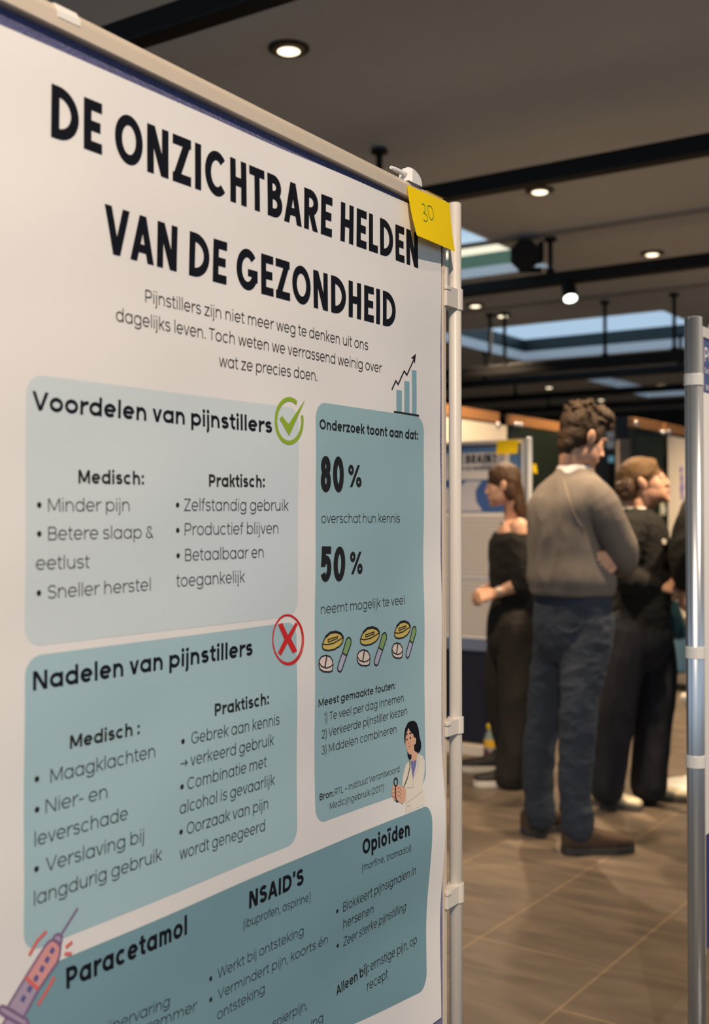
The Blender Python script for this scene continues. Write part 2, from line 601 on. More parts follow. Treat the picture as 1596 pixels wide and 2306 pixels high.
def glyph(ch, w, k):
    """-> advance, left bearing, right bearing, primitives"""
    h = w / 2
    sb = (0.075 if w < 0.1 else 0.06) * (0.4 + 0.6 * k)
    rb = 0.042 * (0.4 + 0.6 * k)
    P = []
    hx = XH - h
    if ch == ' ':
        return 0.24 * k, 0, 0, P
    if ch in 'oabdpqgecé':
        ow = (0.575 if ch not in 'ce' else 0.56) * k
        ls = sb if ch in 'bp' else rb
        cx = ls + ow / 2
        rx, ry = ow / 2 - h, XH / 2 - h
        rs = rb
        if ch in 'ce' or ch == 'é':
            if ch == 'c':
                P.append(rib(arc(cx, XH / 2, rx, ry, 46, 314)))
                ow *= 0.93
            else:
                P.append(rib(arc(cx, XH / 2, rx, ry, -4, 318)))
                P.append(rect(cx - rx, cx + rx, XH / 2 - h * 0.9 - 0.0, XH / 2 + h * 0.9))
                if ch == 'é':
                    P.append(para(cx - 0.03, XH + 0.07, cx + 0.09, XH + 0.21, w))
        else:
            P.append(rib(arc(cx, XH / 2, rx, ry, 0, 360, 36)[:-1], True))
            xs = ls + ow - h
            if ch == 'a':
                P.append(rect(xs - h, xs + h, 0, XH)); rs = sb
            if ch == 'd':
                P.append(rect(xs - h, xs + h, 0, ASC)); rs = sb
            if ch == 'q':
                P.append(rect(xs - h, xs + h, DESC, XH)); rs = sb
            if ch == 'g':
                P.append(rib([(xs, XH), (xs, -0.02)] + arc(cx, -0.02, rx, 0.185 - h, 0, -152)[1:])); rs = sb
            xs = ls + h
            if ch == 'b':
                P.append(rect(xs - h, xs + h, 0, ASC))
            if ch == 'p':
                P.append(rect(xs - h, xs + h, DESC, XH))
        return ls + ow + rs, ls, rs, P
    if ch in 'nhu':
        ow = 0.50 * k
        xl, xr = sb + h, sb + ow - h
        rx = (xr - xl) / 2
        ry = min(rx * 1.1, XH * 0.5)
        if ch == 'u':
            P.append(rib([(xl, XH), (xl, h + ry)] + arc((xl + xr) / 2, h + ry, rx, ry, 180, 360) + [(xr, XH)]))
            P.append(rect(xr - h, xr + h, 0, XH))
        else:
            P.append(rect(xl - h, xl + h, 0, XH if ch == 'n' else ASC))
            P.append(rib([(xl, hx - ry)] + arc((xl + xr) / 2, hx - ry, rx, ry, 180, 0)[1:] + [(xr, 0)]))
        return sb * 2 + ow, sb, sb, P
    if ch == 'm':
        ow = 0.44 * k
        xl = sb + h
        P.append(rect(sb, sb + w, 0, XH))
        for i in range(2):
            xr = xl + ow - w
            rx = (xr - xl) / 2
            ry = min(rx * 1.15, XH * 0.5)
            P.append(rib([(xl, hx - ry)] + arc((xl + xr) / 2, hx - ry, rx, ry, 180, 0)[1:] + [(xr, 0)]))
            xl = xr
        return xl + h + sb, sb, sb, P
    if ch == 'r':
        ow = 0.27 * k + h
        P.append(rect(sb, sb + w, 0, XH))
        P.append(rib([(sb + h, 0.25)] + arc(sb + ow, 0.25, ow - h, hx - 0.25, 180, 82)))
        return sb + ow + 0.03, sb, 0.02, P
    if ch in 'iïjl':
        P2 = []
        ls = sb
        xs = sb + h
        if ch == 'ï':
            ls += 0.04
            xs += 0.04
        if ch == 'l':
            P.append(rect(xs - h, xs + h, 0, ASC))
        elif ch == 'j':
            P.append(rib([(xs, XH), (xs, -0.09)] + arc(xs - 0.12, -0.09, 0.12, 0.10, 0, -80)[1:]))
        else:
            P.append(rect(xs - h, xs + h, 0, XH))
        rr = max(0.6 * w, 0.044)
        if ch in 'ij':
            P.append(('dot', xs, XH + 0.135, rr))
        if ch == 'ï':
            P.append(('dot', xs - 0.085, XH + 0.135, rr * 0.9)); P.append(('dot', xs + 0.085, XH + 0.135, rr * 0.9))
        return xs + h + (xs - h), ls, sb, P
    if ch == 't':
        xs = 0.11 * k + h
        P.append(rib([(xs, 0.695), (xs, h + 0.12)] + arc(xs + 0.12 * k, h + 0.12, 0.12 * k, 0.12, 180, 270)[1:] + [(xs + 0.18 * k, h)]))
        P.append(rect(0.015, xs + 0.19 * k, XH - w * 0.9, XH))
        return xs + 0.21 * k, 0.015, 0.02, P
    if ch == 'f':
        xs = 0.11 * k + h
        P.append(rib([(xs, 0), (xs, ASC - 0.15)] + arc(xs + 0.14 * k, ASC - 0.15, 0.14 * k, 0.15 - h, 180, 78)[1:]))
        P.append(rect(0.015, xs + 0.18 * k, XH - w * 0.9, XH))
        return xs + 0.20 * k, 0.015, 0.02, P
    if ch == 'k':
        ow = 0.46 * k
        P.append(rect(sb, sb + w, 0, ASC))
        P.append(para(sb + w, 0.235, sb + ow - h, XH, w))
        P.append(para(sb + w * 1.2 + 0.06 * k, 0.31, sb + ow - h, 0, w * 0.98))
        return sb + ow + 0.015, sb, 0.01, P
    if ch == 's':
        ow = 0.44 * k
        P.append(sshape(rb, rb + ow, 0, XH, w))
        return ow + 2 * rb, rb, rb, P
    if ch in 'vyx':
        ow = (0.50 if ch != 'x' else 0.48) * k
        c = ow / 2 + 0.012
        e = w * 0.55
        if ch == 'x':
            P.append(para(0.012 + e, 0, 0.012 + ow - e, XH, w)); P.append(para(0.012 + e, XH, 0.012 + ow - e, 0, w))
        else:
            P.append(para(0.012 + e, XH, c, 0, w))
            if ch == 'v':
                P.append(para(0.012 + ow - e, XH, c, 0, w))
            else:
                P.append(para(0.012 + ow - e, XH, c - 0.10 * k, DESC, w))
        return ow + 0.024, 0.012, 0.012, P
    if ch == 'w':
        ow = 0.78 * k
        e = w * 0.53
        x = [0.012 + e, 0.012 + ow * 0.27, 0.012 + ow / 2, 0.012 + ow * 0.73, 0.012 + ow - e]
        for i in range(4):
            P.append(para(x[i], XH if i % 2 == 0 else 0, x[i + 1], 0 if i % 2 == 0 else XH, w))
        return ow + 0.024, 0.012, 0.012, P
    if ch == 'z':
        ow = 0.45 * k
        P += [rect(rb, rb + ow, 0, w), rect(rb, rb + ow, XH - w, XH), para(rb + w * 0.62, w * 0.6, rb + ow - w * 0.62, XH - w * 0.6, w)]
        return ow + 2 * rb, rb, rb, P
    # ---------------- capitals
    if ch in 'OCGQ0':
        ow = (0.74 if ch != '0' else 0.56) * k
        cx = rb + ow / 2
        rx, ry = ow / 2 - h, CAP / 2 - h
        if ch in 'O0':
            P.append(rib(arc(cx, CAP / 2, rx, ry, 0, 360, 44)[:-1], True))
        elif ch == 'C':
            P.append(rib(arc(cx, CAP / 2, rx, ry, 46, 314)))
            ow *= 0.93
        else:
            P.append(rib(arc(cx, CAP / 2, rx, ry, 42, 345)))
            P.append(rect(cx + 0.02 * k, cx + rx + h * 0.9, CAP / 2 - w * 0.75, CAP / 2 + w * 0.1))
            P.append(rect(cx + rx - h, cx + rx + h * 0.9, CAP * 0.22, CAP / 2))
        return ow + 2 * rb, rb, rb, P
    if ch in 'DBPR':
        ow = (0.64 if ch == 'D' else 0.54) * k
        xl = sb
        P.append(rect(xl, xl + w, 0, CAP))
        if ch == 'D':
            ry = CAP / 2 - h
            rx = min(ow - h - w * 0.6, CAP / 2 - h) if k > 0.8 else (ow - w) * 0.85
            cx = xl + ow - h - rx
            P.append(rib([(xl + w * 0.5, CAP - h)] + arc(cx, CAP / 2, rx, ry, 90, -90, 20) + [(xl + w * 0.5, h)]))
        else:
            ym = CAP * (0.52 if ch == 'B' else 0.46 if ch == 'R' else 0.42)
            r1 = (CAP - h - ym) / 2
            rx1 = min(r1 * 1.05, (ow - w) * 0.75)
            top_w = ow * (0.93 if ch == 'B' else 1)
            cx = xl + top_w - h - rx1
            P.append(rib([(xl + h, CAP - h)] + arc(cx, ym + r1, rx1, r1, 90, -90) + [(xl + h, ym)]))
            if ch == 'B':
                r2 = (ym - h) / 2
                rx2 = min(r2 * 1.05, (ow - w) * 0.75)
                cx = xl + ow - h - rx2
                P.append(rib([(xl + h, ym)] + arc(cx, h + r2, rx2, r2, 90, -90) + [(xl + h, h)]))
            if ch == 'R':
                P.append(para(xl + ow * 0.48, ym, xl + ow - h * 1.05, 0, w))
        return sb + ow + rb, sb, rb, P
    if ch in 'ELFI':
        ow = {'E': 0.45, 'L': 0.42, 'F': 0.43, 'I': 0}[ch] * k
        if ch == 'I':
            P.append(rect(sb, sb + w, 0, CAP))
            return 2 * sb + w, sb, sb, P
        P.append(rect(sb, sb + w, 0, CAP))
        if ch in 'EL':
            P.append(rect(sb, sb + ow, 0, w))
        if ch in 'EF':
            P.append(rect(sb, sb + ow, CAP - w, CAP))
            P.append(rect(sb, sb + ow * 0.92, CAP / 2 - h, CAP / 2 + h))
        return sb + ow + 0.03, sb, 0.025, P
    if ch in 'TH':
        ow = (0.54 if ch == 'T' else 0.55) * k
        if ch == 'T':
            P += [rect(0.025, 0.025 + ow, CAP - w, CAP), rect(0.025 + ow / 2 - h, 0.025 + ow / 2 + h, 0, CAP)]
            return ow + 0.05, 0.025, 0.025, P
        P += [rect(sb, sb + w, 0, CAP), rect(sb + ow - w, sb + ow, 0, CAP), rect(sb, sb + ow, CAP / 2 - h, CAP / 2 + h)]
        return ow + 2 * sb, sb, sb, P
    if ch in 'NM':
        ow = (0.60 if ch == 'N' else 0.74) * k
        P += [rect(sb, sb + w, 0, CAP), rect(sb + ow - w, sb + ow, 0, CAP)]
        if ch == 'N':
            P.append(para(sb + w * 0.6, CAP, sb + ow - w * 0.6, 0, w))
        else:
            P += [para(sb + w * 0.6, CAP, sb + ow / 2, CAP * 0.12, w), para(sb + ow - w * 0.6, CAP, sb + ow / 2, CAP * 0.12, w)]
        return ow + 2 * sb, sb, sb, P
    if ch in 'VA':
        ow = 0.68 * k
        e = w * 0.53
        c = 0.012 + ow / 2
        ya, yb = (CAP, 0) if ch == 'V' else (0, CAP)
        P += [para(0.012 + e, ya, c, yb, w), para(0.012 + ow - e, ya, c, yb, w)]
        if ch == 'A':
            P.append(rect(0.012 + ow * 0.2, 0.012 + ow * 0.8, CAP * 0.2, CAP * 0.2 + w * 0.9))
        return ow + 0.024, 0.012, 0.012, P
    if ch == 'W':
        ow = 0.98 * k
        e = w * 0.53
        x = [0.012 + e, 0.012 + ow * 0.27, 0.012 + ow / 2, 0.012 + ow * 0.73, 0.012 + ow - e]
        for i in range(4):
            P.append(para(x[i], CAP if i % 2 == 0 else 0, x[i + 1], 0 if i % 2 == 0 else CAP, w))
        return ow + 0.024, 0.012, 0.012, P
    if ch == 'Z':
        ow = 0.54 * k
        P += [rect(rb, rb + ow, 0, w), rect(rb, rb + ow, CAP - w, CAP), para(rb + w * 0.62, w * 0.6, rb + ow - w * 0.62, CAP - w * 0.6, w)]
        return ow + 2 * rb, rb, rb, P
    if ch == 'S':
        ow = 0.53 * k
        P.append(sshape(rb, rb + ow, 0, CAP, w))
        return ow + 2 * rb, rb, rb, P
    # ---------------- figures and signs
    if ch == '1':
        xs = 0.17 * k
        P += [rect(xs, xs + w, 0, CAP), para(0.03 + w * 0.4, CAP - w * 1.7, xs + w * 0.45, CAP - w * 0.15, w)]
        return xs + w + 0.07, 0.03, 0.07, P
    ow = 0.50 * k
    cx = rb + ow / 2
    rx = ow / 2 - h
    if ch == '2':
        ry = CAP * 0.29 - h / 2
        cy = CAP - h - ry
        P.append(rib(arc(cx, cy, rx, ry, 165, -28) + [(rb + w * 0.7, h)]))
        P.append(rect(rb, rb + ow, 0, w))
        return ow + 2 * rb, rb, rb, P
    if ch in '38':
        r1 = (CAP * 0.47 - h) / 2
        r2 = (CAP * 0.53 - h) / 2
        if ch == '3':
            P += [rib(arc(cx, CAP - h - r1, rx * 0.92, r1, 155, -90)), rib(arc(cx, h + r2, rx, r2, 90, -155))]
        else:
            P += [rib(arc(cx, CAP - h - r1, rx * 0.9, r1, 0, 360, 32)[:-1], True), rib(arc(cx, h + r2, rx, r2, 0, 360, 32)[:-1], True)]
        return ow + 2 * rb, rb, rb, P
    if ch == '5':
        r2 = CAP * 0.32 - h / 2
        P += [rect(rb + w * 0.2, rb + ow * 0.94, CAP - w, CAP), para(rb + w * 0.75, CAP, rb + w * 0.6, CAP * 0.42, w),
              rib([(rb + w * 0.6, CAP * 0.47)] + arc(cx, h + r2, rx, r2, 110, -150))]
        return ow + 2 * rb, rb, rb, P
    if ch == '7':
        P += [rect(rb, rb + ow, CAP - w, CAP), para(rb + ow - w * 0.6, CAP, rb + ow * 0.35, 0, w)]
        return ow + 2 * rb, rb, rb, P
    if ch == '%':
        ow = 0.74 * k
        r = 0.15 * CAP / 0.7
        ww = w * 0.8
        P += [para(0.05 + ow * 0.2, 0, 0.05 + ow * 0.8, CAP, ww)]
        for cx, cy in ((0.05 + r * k, CAP - r * 1.1), (0.05 + ow - r * k, r * 1.1)):
            P.append(('rw', arc(cx, cy, r * k - ww / 2 + 0.01, r * 1.1 - ww / 2, 0, 360, 24)[:-1], True, ww))
        return ow + 0.1, 0.05, 0.05, P
    if ch == '&':
        ow = 0.56 * k
        P += [rib(arc(rb + ow * 0.42, CAP * 0.77, ow * 0.22, CAP * 0.23 - h, -40, 220)),
              rib(arc(rb + ow * 0.40, CAP * 0.27, ow * 0.40 - h, CAP * 0.27 - h, 120, 380)),
              para(rb + ow * 0.27, CAP * 0.66, rb + ow * 0.95, 0, w)]
        return ow + 2 * rb, rb, rb, P
    rr = max(0.62 * w, 0.05)
    if ch in '.:•':
        a = 2 * rr + 0.10
        P.append(('dot', a / 2, rr if ch != '•' else 0.30, rr))
        if ch == ':':
            P.append(('dot', a / 2, XH * 0.82, rr))
        return a, 0.05, 0.05, P
    if ch == ',':
        P.append(para(0.05 + h, -0.11, 0.05 + h + 0.05, 0.09, w * 1.1))
        return w + 0.14, 0.04, 0.05, P
    if ch == "'":
        P.append(para(0.04 + h, 0.48, 0.05 + h, CAP + 0.02, w))
        return w + 0.09, 0.03, 0.04, P
    if ch in '-–':
        ow = (0.26 if ch == '-' else 0.46) * k
        P.append(rect(0.04, 0.04 + ow, XH * 0.5 - h, XH * 0.5 + h))
        return ow + 0.08, 0.04, 0.04, P
    if ch in '()':
        q = arc(0.30, 0.28, 0.22, 0.56, 120, 240) if ch == '(' else arc(-0.04, 0.28, 0.22, 0.56, 60, -60)
        P.append(rib(q))
        return 0.26, 0.06, 0.05, P
    if ch == '→':
        ow = 0.62 * k
        P += [rect(0.03, 0.03 + ow, 0.26 - h, 0.26 + h), rib([(0.03 + ow - 0.17, 0.43), (0.03 + ow, 0.26), (0.03 + ow - 0.17, 0.09)])]
        return ow + 0.08, 0.03, 0.03, P
    if ch == '?':
        P += [rib(arc(cx, CAP * 0.72, rx * 0.9, CAP * 0.28 - h, 165, -60) + [(cx, CAP * 0.36), (cx, CAP * 0.25)]), ('dot', cx, rr, rr)]
        return ow + 2 * rb, rb, rb, P
    raise ValueError('no glyph for ' + ch)


def ribbon(pts, w, closed):
    """offset polyline -> list of quads (each four 2-D points)"""
    q = [pts[0]]
    for p in pts[1:]:
        if math.hypot(p[0] - q[-1][0], p[1] - q[-1][1]) > 1e-5:
            q.append(p)
    n = len(q)
    L, Rr = [], []
    for i in range(n):
        a = q[i - 1] if (i > 0 or closed) else None
        b = q[(i + 1) % n] if (i < n - 1 or closed) else None
        p = q[i]
        ds = []
        for s, e in ((a, p), (p, b)):
            if s is None or e is None:
                continue
            l = math.hypot(e[0] - s[0], e[1] - s[1])
            ds.append(((e[0] - s[0]) / l, (e[1] - s[1]) / l))
        if len(ds) == 1:
            nx, ny, m = -ds[0][1], ds[0][0], 1
        else:
            nx, ny = -(ds[0][1] + ds[1][1]), ds[0][0] + ds[1][0]
            l = math.hypot(nx, ny) or 1
            nx, ny = nx / l, ny / l
            c = nx * -ds[0][1] + ny * ds[0][0]
            m = min(2.5, 1 / max(c, 0.2))
        L.append((p[0] + nx * w / 2 * m, p[1] + ny * w / 2 * m))
        Rr.append((p[0] - nx * w / 2 * m, p[1] - ny * w / 2 * m))
    out = []
    for i in range(n if closed else n - 1):
        j = (i + 1) % n
        out.append([Rr[i], Rr[j], L[j], L[i]])
    return out


def dotpoly(x, y, r, n=16):
    return [(x + r * math.cos(2 * PI * i / n), y + r * math.sin(2 * PI * i / n)) for i in range(n)]


def text_polys(s, w, width=None, k=1.0):
    """-> polygons in em units, first ink at x=0; k solved so that the ink width equals width (em)"""
    def lay(k):
        x, out = 0.0, []
        lb = rb = 0
        for i, c in enumerate(s):
            adv, l, r, P = glyph(c, w, k)
            if i == 0:
                lb = l
            rb = r
            out.append((x, P))
            x += adv
        return out, lb, x - lb - rb
    if width:
        a, b_ = 0.2, 3.0
        for _ in range(40):
            m_ = (a + b_) / 2
            if lay(m_)[2] > width:
                b_ = m_
            else:
                a = m_
        k = (a + b_) / 2
    out, lb, tot = lay(k)
    polys = []
    for x, P in out:
        for p in P:
            if p[0] == 'poly':
                qs = [p[1]]
            elif p[0] == 'rib':
                qs = ribbon(p[1], w, p[2])
            elif p[0] == 'rw':
                qs = ribbon(p[1], p[3], p[2])
            else:
                qs = [dotpoly(p[1], p[2], p[3])]
            for q in qs:
                polys.append([(a + x - lb, b) for a, b in q])
    return polys


# ================================================================== SHEETS: printed surfaces with their own u (right), v (up), e (out of the sheet)
class Sheet:
    def __init__(s, origin, U, wave=None):
        s.o, s.U = Vector(origin), Vector(U).normalized()
        s.N = s.U.cross(Vector((0, 0, 1)))           # towards the reader
        s.wave = wave or (lambda u, v: 0.0)

    def P(s, u, v, e=0.0):
        return s.o + s.U * u + Vector((0, 0, v)) + s.N * (s.wave(u, v) + e)

    def uv(s, px, py, e=0.0):
        r = ray(px, py)
        c = Vector((0, 0, EYE))
        u = v = 0.0
        ee = e
        for _ in range(4):
            t = ((s.o + s.N * ee) - c).dot(s.N) / r.dot(s.N)
            q = c + r * t - s.o
            u, v = q.dot(s.U), q.z
            ee = e + s.wave(u, v)
        return u, v


def refine(bm, maxlen):
    for _ in range(7):
        es = [e for e in bm.edges if e.calc_length() > maxlen]
        if not es:
            break
        bmesh.ops.subdivide_edges(bm, edges=es, cuts=1, use_grid_fill=False)
        bmesh.ops.triangulate(bm, faces=[f for f in bm.faces if len(f.verts) > 4])


def flat_polys(sheet, polys, e, mi=0, maxlen=None, bm=None):
    """polygons in (u,v) metres -> faces lying e above the sheet"""
    b2 = bmesh.new()
    for q in polys:
        a = sum(q[i][0] * q[(i + 1) % len(q)][1] - q[(i + 1) % len(q)][0] * q[i][1] for i in range(len(q)))
        if a < 0:
            q = q[::-1]
        vs = [b2.verts.new((x, y, 0)) for x, y in q]
        try:
            f = b2.faces.new(vs)
        except ValueError:
            continue
        f.material_index = mi
    b2.normal_update()
    if maxlen:
        bmesh.ops.triangulate(b2, faces=b2.faces[:], ngon_method='EAR_CLIP')
        refine(b2, maxlen)
    for v in b2.verts:
        v.co = sheet.P(v.co.x, v.co.y, e)
    if bm is None:
        return b2
    me = bpy.data.meshes.new('tmp')
    b2.to_mesh(me)
    b2.free()
    bm.from_mesh(me)
    bpy.data.meshes.remove(me)
    return bm


def rrect(u0, u1, v0, v1, r, n=8, corners=(1, 1, 1, 1)):
    out = []
    for (cx, cy, a, on) in ((u1 - r, v0 + r, -90, corners[0]), (u1 - r, v1 - r, 0, corners[1]), (u0 + r, v1 - r, 90, corners[2]), (u0 + r, v0 + r, 180, corners[3])):
        if on:
            out += [(cx + r * math.cos(R_(a + 90 * i / n)), cy + r * math.sin(R_(a + 90 * i / n))) for i in range(n + 1)]
        else:
            out.append((cx + r * (1 if a in (-90, 0) else -1), cy + r * (-1 if a in (-90, 180) else 1)))
    return out


def write(sheet, bm, s, p0, p1, size, w, e, mi=0, slant=0.0):
    """text with its ink running from p0 to p1 (u,v), size = capital height in metres"""
    em = size / CAP
    d = Vector((p1[0] - p0[0], p1[1] - p0[1]))
    L = d.length
    d.normalize()
    polys = text_polys(s, w, L / em)
    qs = [[(p0[0] + (x + slant * y) * em * d.x - y * em * d.y, p0[1] + (x + slant * y) * em * d.y + y * em * d.x) for x, y in q] for q in polys]
    return flat_polys(sheet, qs, e, mi, 0.014, bm)

# ================================================================== THE NEAR DISPLAY BOARD AND ITS POSTER
TH_B = math.atan(1702.0 / 2600.0)
UB = Vector((math.sin(TH_B), math.cos(TH_B), 0))
NB = UB.cross(Vector((0, 0, 1)))
PW, PH = 0.841, 1.189            # an A0 sheet
_r = at(988, 1163, 1.7146)
_z = at(989, 2290, 1.7146).z
sh0 = Sheet(Vector((_r.x, _r.y, _z)) - UB * PW, UB)


def sstep(a, b, x):
    t = min(1, max(0, (x - a) / (b - a)))
    return t * t * (3 - 2 * t)


def wave0(u, v):
    t = 1.189 - v                                    # down from the top edge
    e = 0.0007 * math.sin(9 * u + 7 * t) + 0.0006 * math.sin(23 * u - 13 * t + 1) + 0.0004 * math.sin(41 * t + 11 * u)
    e += 0.0012 * noise.noise(Vector((u * 6, t * 5, 1.7)))
    k = sstep(0.35, 0.82, u)
    e += k * (0.0062 * math.exp(-((t - 0.90) / 0.085) ** 2) - 0.0035 * math.exp(-((t - 1.04) / 0.06) ** 2) + 0.002 * math.exp(-((t - 0.62) / 0.09) ** 2))
    return e + 0.0035


SH = Sheet(sh0.o, UB, wave0)
Z_BOT, Z_TOP = _z, _z + PH
Z_CUT = PH - 0.0062         # the top margin of the sheet is trimmed a little

m_paper = mat('poster_paper', (0.80, 0.765, 0.735), 0.5, spec=0.35)
m_ink = mat('ink_black', (0.006, 0.0065, 0.011), 0.55, spec=0.18)
m_ink2 = mat('ink_charcoal', (0.017, 0.0155, 0.016), 0.55, spec=0.18)
m_card1 = mat('print_pale_grey_blue', (0.61, 0.675, 0.695), 0.5, spec=0.35)
m_card2 = mat('print_light_teal', (0.375, 0.535, 0.58), 0.5, spec=0.35)
m_card3 = mat('print_teal_dimmed', (0.305, 0.46, 0.505), 0.5, spec=0.35)  # same print as the lower left card, dimmer light put into the colour
m_card4 = mat('print_deep_teal', (0.188, 0.330, 0.380), 0.5, spec=0.35)
m_green = mat('print_green', (0.27, 0.41, 0.025), 0.5, spec=0.3)
m_red = mat('print_red', (0.62, 0.018, 0.018), 0.5, spec=0.3)

poster = empty('information_poster', SH.P(PW / 2, 0), 'large white poster about painkillers with teal text cards, hung on the near board', 'poster')

# sheet of paper
bm = bmesh.new()
nu, nv = 84, 118
PT = lambda u: Z_CUT - 0.004 * (1 - u / PW)
g = [[bm.verts.new(SH.P(PW * i / nu, PT(PW * i / nu) * j / nv)) for i in range(nu + 1)] for j in range(nv + 1)]
for j in range(nv):
    for i in range(nu):
        bm.faces.new((g[j][i], g[j][i + 1], g[j + 1][i + 1], g[j + 1][i]))
obj('sheet', bm, m_paper, poster, smooth=True)

E1, E2, E3, E4 = 0.0002, 0.0004, 0.0006, 0.0008


def UVp(x, y):
    return SH.uv(x, y)


def T(bm, s, x0, y0, x1, y1, top, w, e=E2, mi=0, slant=0.0):
    p0, p1 = UVp(x0, y0), UVp(x1, y1)
    size = top if top < 1 else UVp(x0, top)[1] - p0[1]
    write(SH, bm, s, p0, p1, size, w, e, mi, slant)
    return size


def dot(bm, x, y, r, e=E2, mi=0):
    u, v = UVp(x, y)
    flat_polys(SH, [dotpoly(u, v, r)], e, mi, None, bm)


def quadcard(pl, pr, r, m, label, corners=(1, 1, 1, 1)):
    """card from its corner pixels: pl=(x,ytop,ybottom) left edge, pr the right edge"""
    a, b = UVp(pl[0], pl[1]), UVp(pl[0], pl[2])
    c, d = UVp(pr[0], pr[1]), UVp(pr[0], pr[2])
    u0, u1 = (a[0] + b[0]) / 2, (c[0] + d[0]) / 2
    v1, v0 = (a[1] + c[1]) / 2, (b[1] + d[1]) / 2
    print('CARD', label[:20], round(u0, 4), round(u1, 4), 'top', round(a[1], 4), round(c[1], 4), 'bot', round(b[1], 4), round(d[1], 4))
    q = [(u0, b[1]), (u1, d[1]), (u1, c[1]), (u0, a[1])]
    # bilinear rounded rectangle
    base = rrect(0, u1 - u0, 0, v1 - v0, r, 8, corners)
    W_, H_ = u1 - u0, v1 - v0
    poly = []
    for x, y in base:
        s_, t_ = x / W_, y / H_
        poly.append((u0 + x, (1 - t_) * ((1 - s_) * b[1] + s_ * d[1]) + t_ * ((1 - s_) * a[1] + s_ * c[1])))
    bm = flat_polys(SH, [poly], E1, 0, 0.015)
    return obj('printed_card', bm, m, poster, smooth=True, label=label)


# ---- title
WT = 0.142
bm = bmesh.new()
T(bm, 'DE ONZICHTBARE HELDEN', 114, 308, 941, 604, 187, WT, mi=0)
obj('title_line', bm, m_ink, poster, label='upper line of the bold title')
bm = bmesh.new()
T(bm, 'VAN DE GEZONDHEID', 233, 567, 890, 740, 458, WT, mi=0)
obj('title_line', bm, m_ink, poster, label='lower line of the bold title')

# ---- introduction
WL, WB = 0.070, 0.150
bm = bmesh.new()
z7 = lambda x, y: (220 + x / 2.157, 620 + y / 2.157)
s_ = T(bm, 'Pijnstillers zijn niet meer weg te denken uit ons', 326.6, 680.5, 828, 789, 651.5, WL)
T(bm, 'dagelijks leven. Toch weten we verrassend weinig over', 260.5, 723, 859, 840, s_, WL)
T(bm, 'wat ze precies doen.', 492.5, 825.5, 714, 858.5, s_, WL)
obj('introduction', bm, m_ink2, poster, label='three lines of thin introduction text')

# ---- card 1
card = quadcard((56.5, 841, 1457), (670.5, 919, 1386), 0.019, m_card1, 'pale grey blue card at the upper left')
bm = bmesh.new()
T(bm, 'Voordelen van pijnstillers', 71.5, 923, 612, 975.5, 880, WB)
obj('heading', bm, m_ink, card)
bm = bmesh.new()
z1 = lambda x, y: (x / 2.28, 840 + y / 2.28)
T(bm, 'Medisch:', 176, 1089, 323.7, 1092, 1058, WB)
a = T(bm, 'Minder pijn', 108, 1152.7, 291, 1151.5, 1122, WL)
T(bm, 'Betere slaap &', 108, 1217, 345, 1212, a, WL)
T(bm, 'eetlust', 80, 1284, 201, 1279.5, a, WL)
T(bm, 'Sneller herstel', 106.6, 1349, 338.6, 1330, a, WL)
for q in ((200, 678), (200, 826), (198, 1130)):
    dot(bm, *z1(*q), 0.0028)
obj('text_column', bm, m_ink2, card)
bm = bmesh.new()
T(bm, 'Praktisch:', 470, 1096.6, 595.6, 1098, 1068, WB)
a = T(bm, 'Zelfstandig gebruik', 414, 1151, 649, 1150.5, 1123, WL)
T(bm, 'Productief blijven', 415, 1206, 626, 1202, a, WL)
T(bm, 'Betaalbaar en', 416, 1264, 593, 1256, a, WL)
T(bm, 'toegankelijk', 396, 1322.5, 551, 1311.5, a, WL)
for q in ((910, 678), (911, 808), (913, 938)):
    dot(bm, *z1(*q), 0.0028)
obj('text_column', bm, m_ink2, card)

# ---- card 2
card = quadcard((54, 1479, 2149), (668, 1399.5, 1898), 0.019, m_card2, 'light teal card at the lower left')
z2 = lambda x, y: (x / 2.28, 1400 + y / 2.28)
bm = bmesh.new()
T(bm, 'Nadelen van pijnstillers', 73.7, 1555.7, 568, 1475.4, 1512, WB)
obj('heading', bm, m_ink, card)
bm = bmesh.new()
a = T(bm, 'Medisch :', 156.6, 1687, 314, 1653.5, 1656.5, WB)
a = T(bm, 'Maagklachten', 113, 1763.5, 348.7, 1705, 1732, WL)
T(bm, 'Nier- en', 102, 1832, 241, 1797, a, WL)
T(bm, 'leverschade', 77.6, 1906.6, 287, 1845, a, WL)
T(bm, 'Verslaving bij', 102, 1963.6, 323, 1895.6, a, WL)
T(bm, 'langdurig gebruik', 76, 2040, 364, 1937, a, WL)
for q in ((188, 808), (189, 965), (186, 1270)):
    dot(bm, *z2(*q), 0.0028)
obj('text_column', bm, m_ink2, card)
bm = bmesh.new()
T(bm, 'Praktisch:', 483, 1612.7, 605, 1586, 1585, WB)
a = T(bm, 'Gebrek aan kennis', 430, 1676, 628.5, 1631.6, 1649, WL)
T(bm, '→ verkeerd gebruik', 405.7, 1731, 616, 1677.5, a, WL)
T(bm, 'Combinatie met', 421, 1779, 599.6, 1726.8, a, WL)
T(bm, 'alcohol is gevaarlijk', 404, 1834.5, 618, 1767, a, WL)
T(bm, 'Oorzaak van pijn', 419.7, 1880, 603, 1821, a, WL)
T(bm, 'wordt genegeerd', 403.5, 1937, 595.6, 1871, a, WL)
for q in ((938, 615), (933, 848), (928, 1080)):
    dot(bm, *z2(*q), 0.0028)
obj('text_column', bm, m_ink2, card)

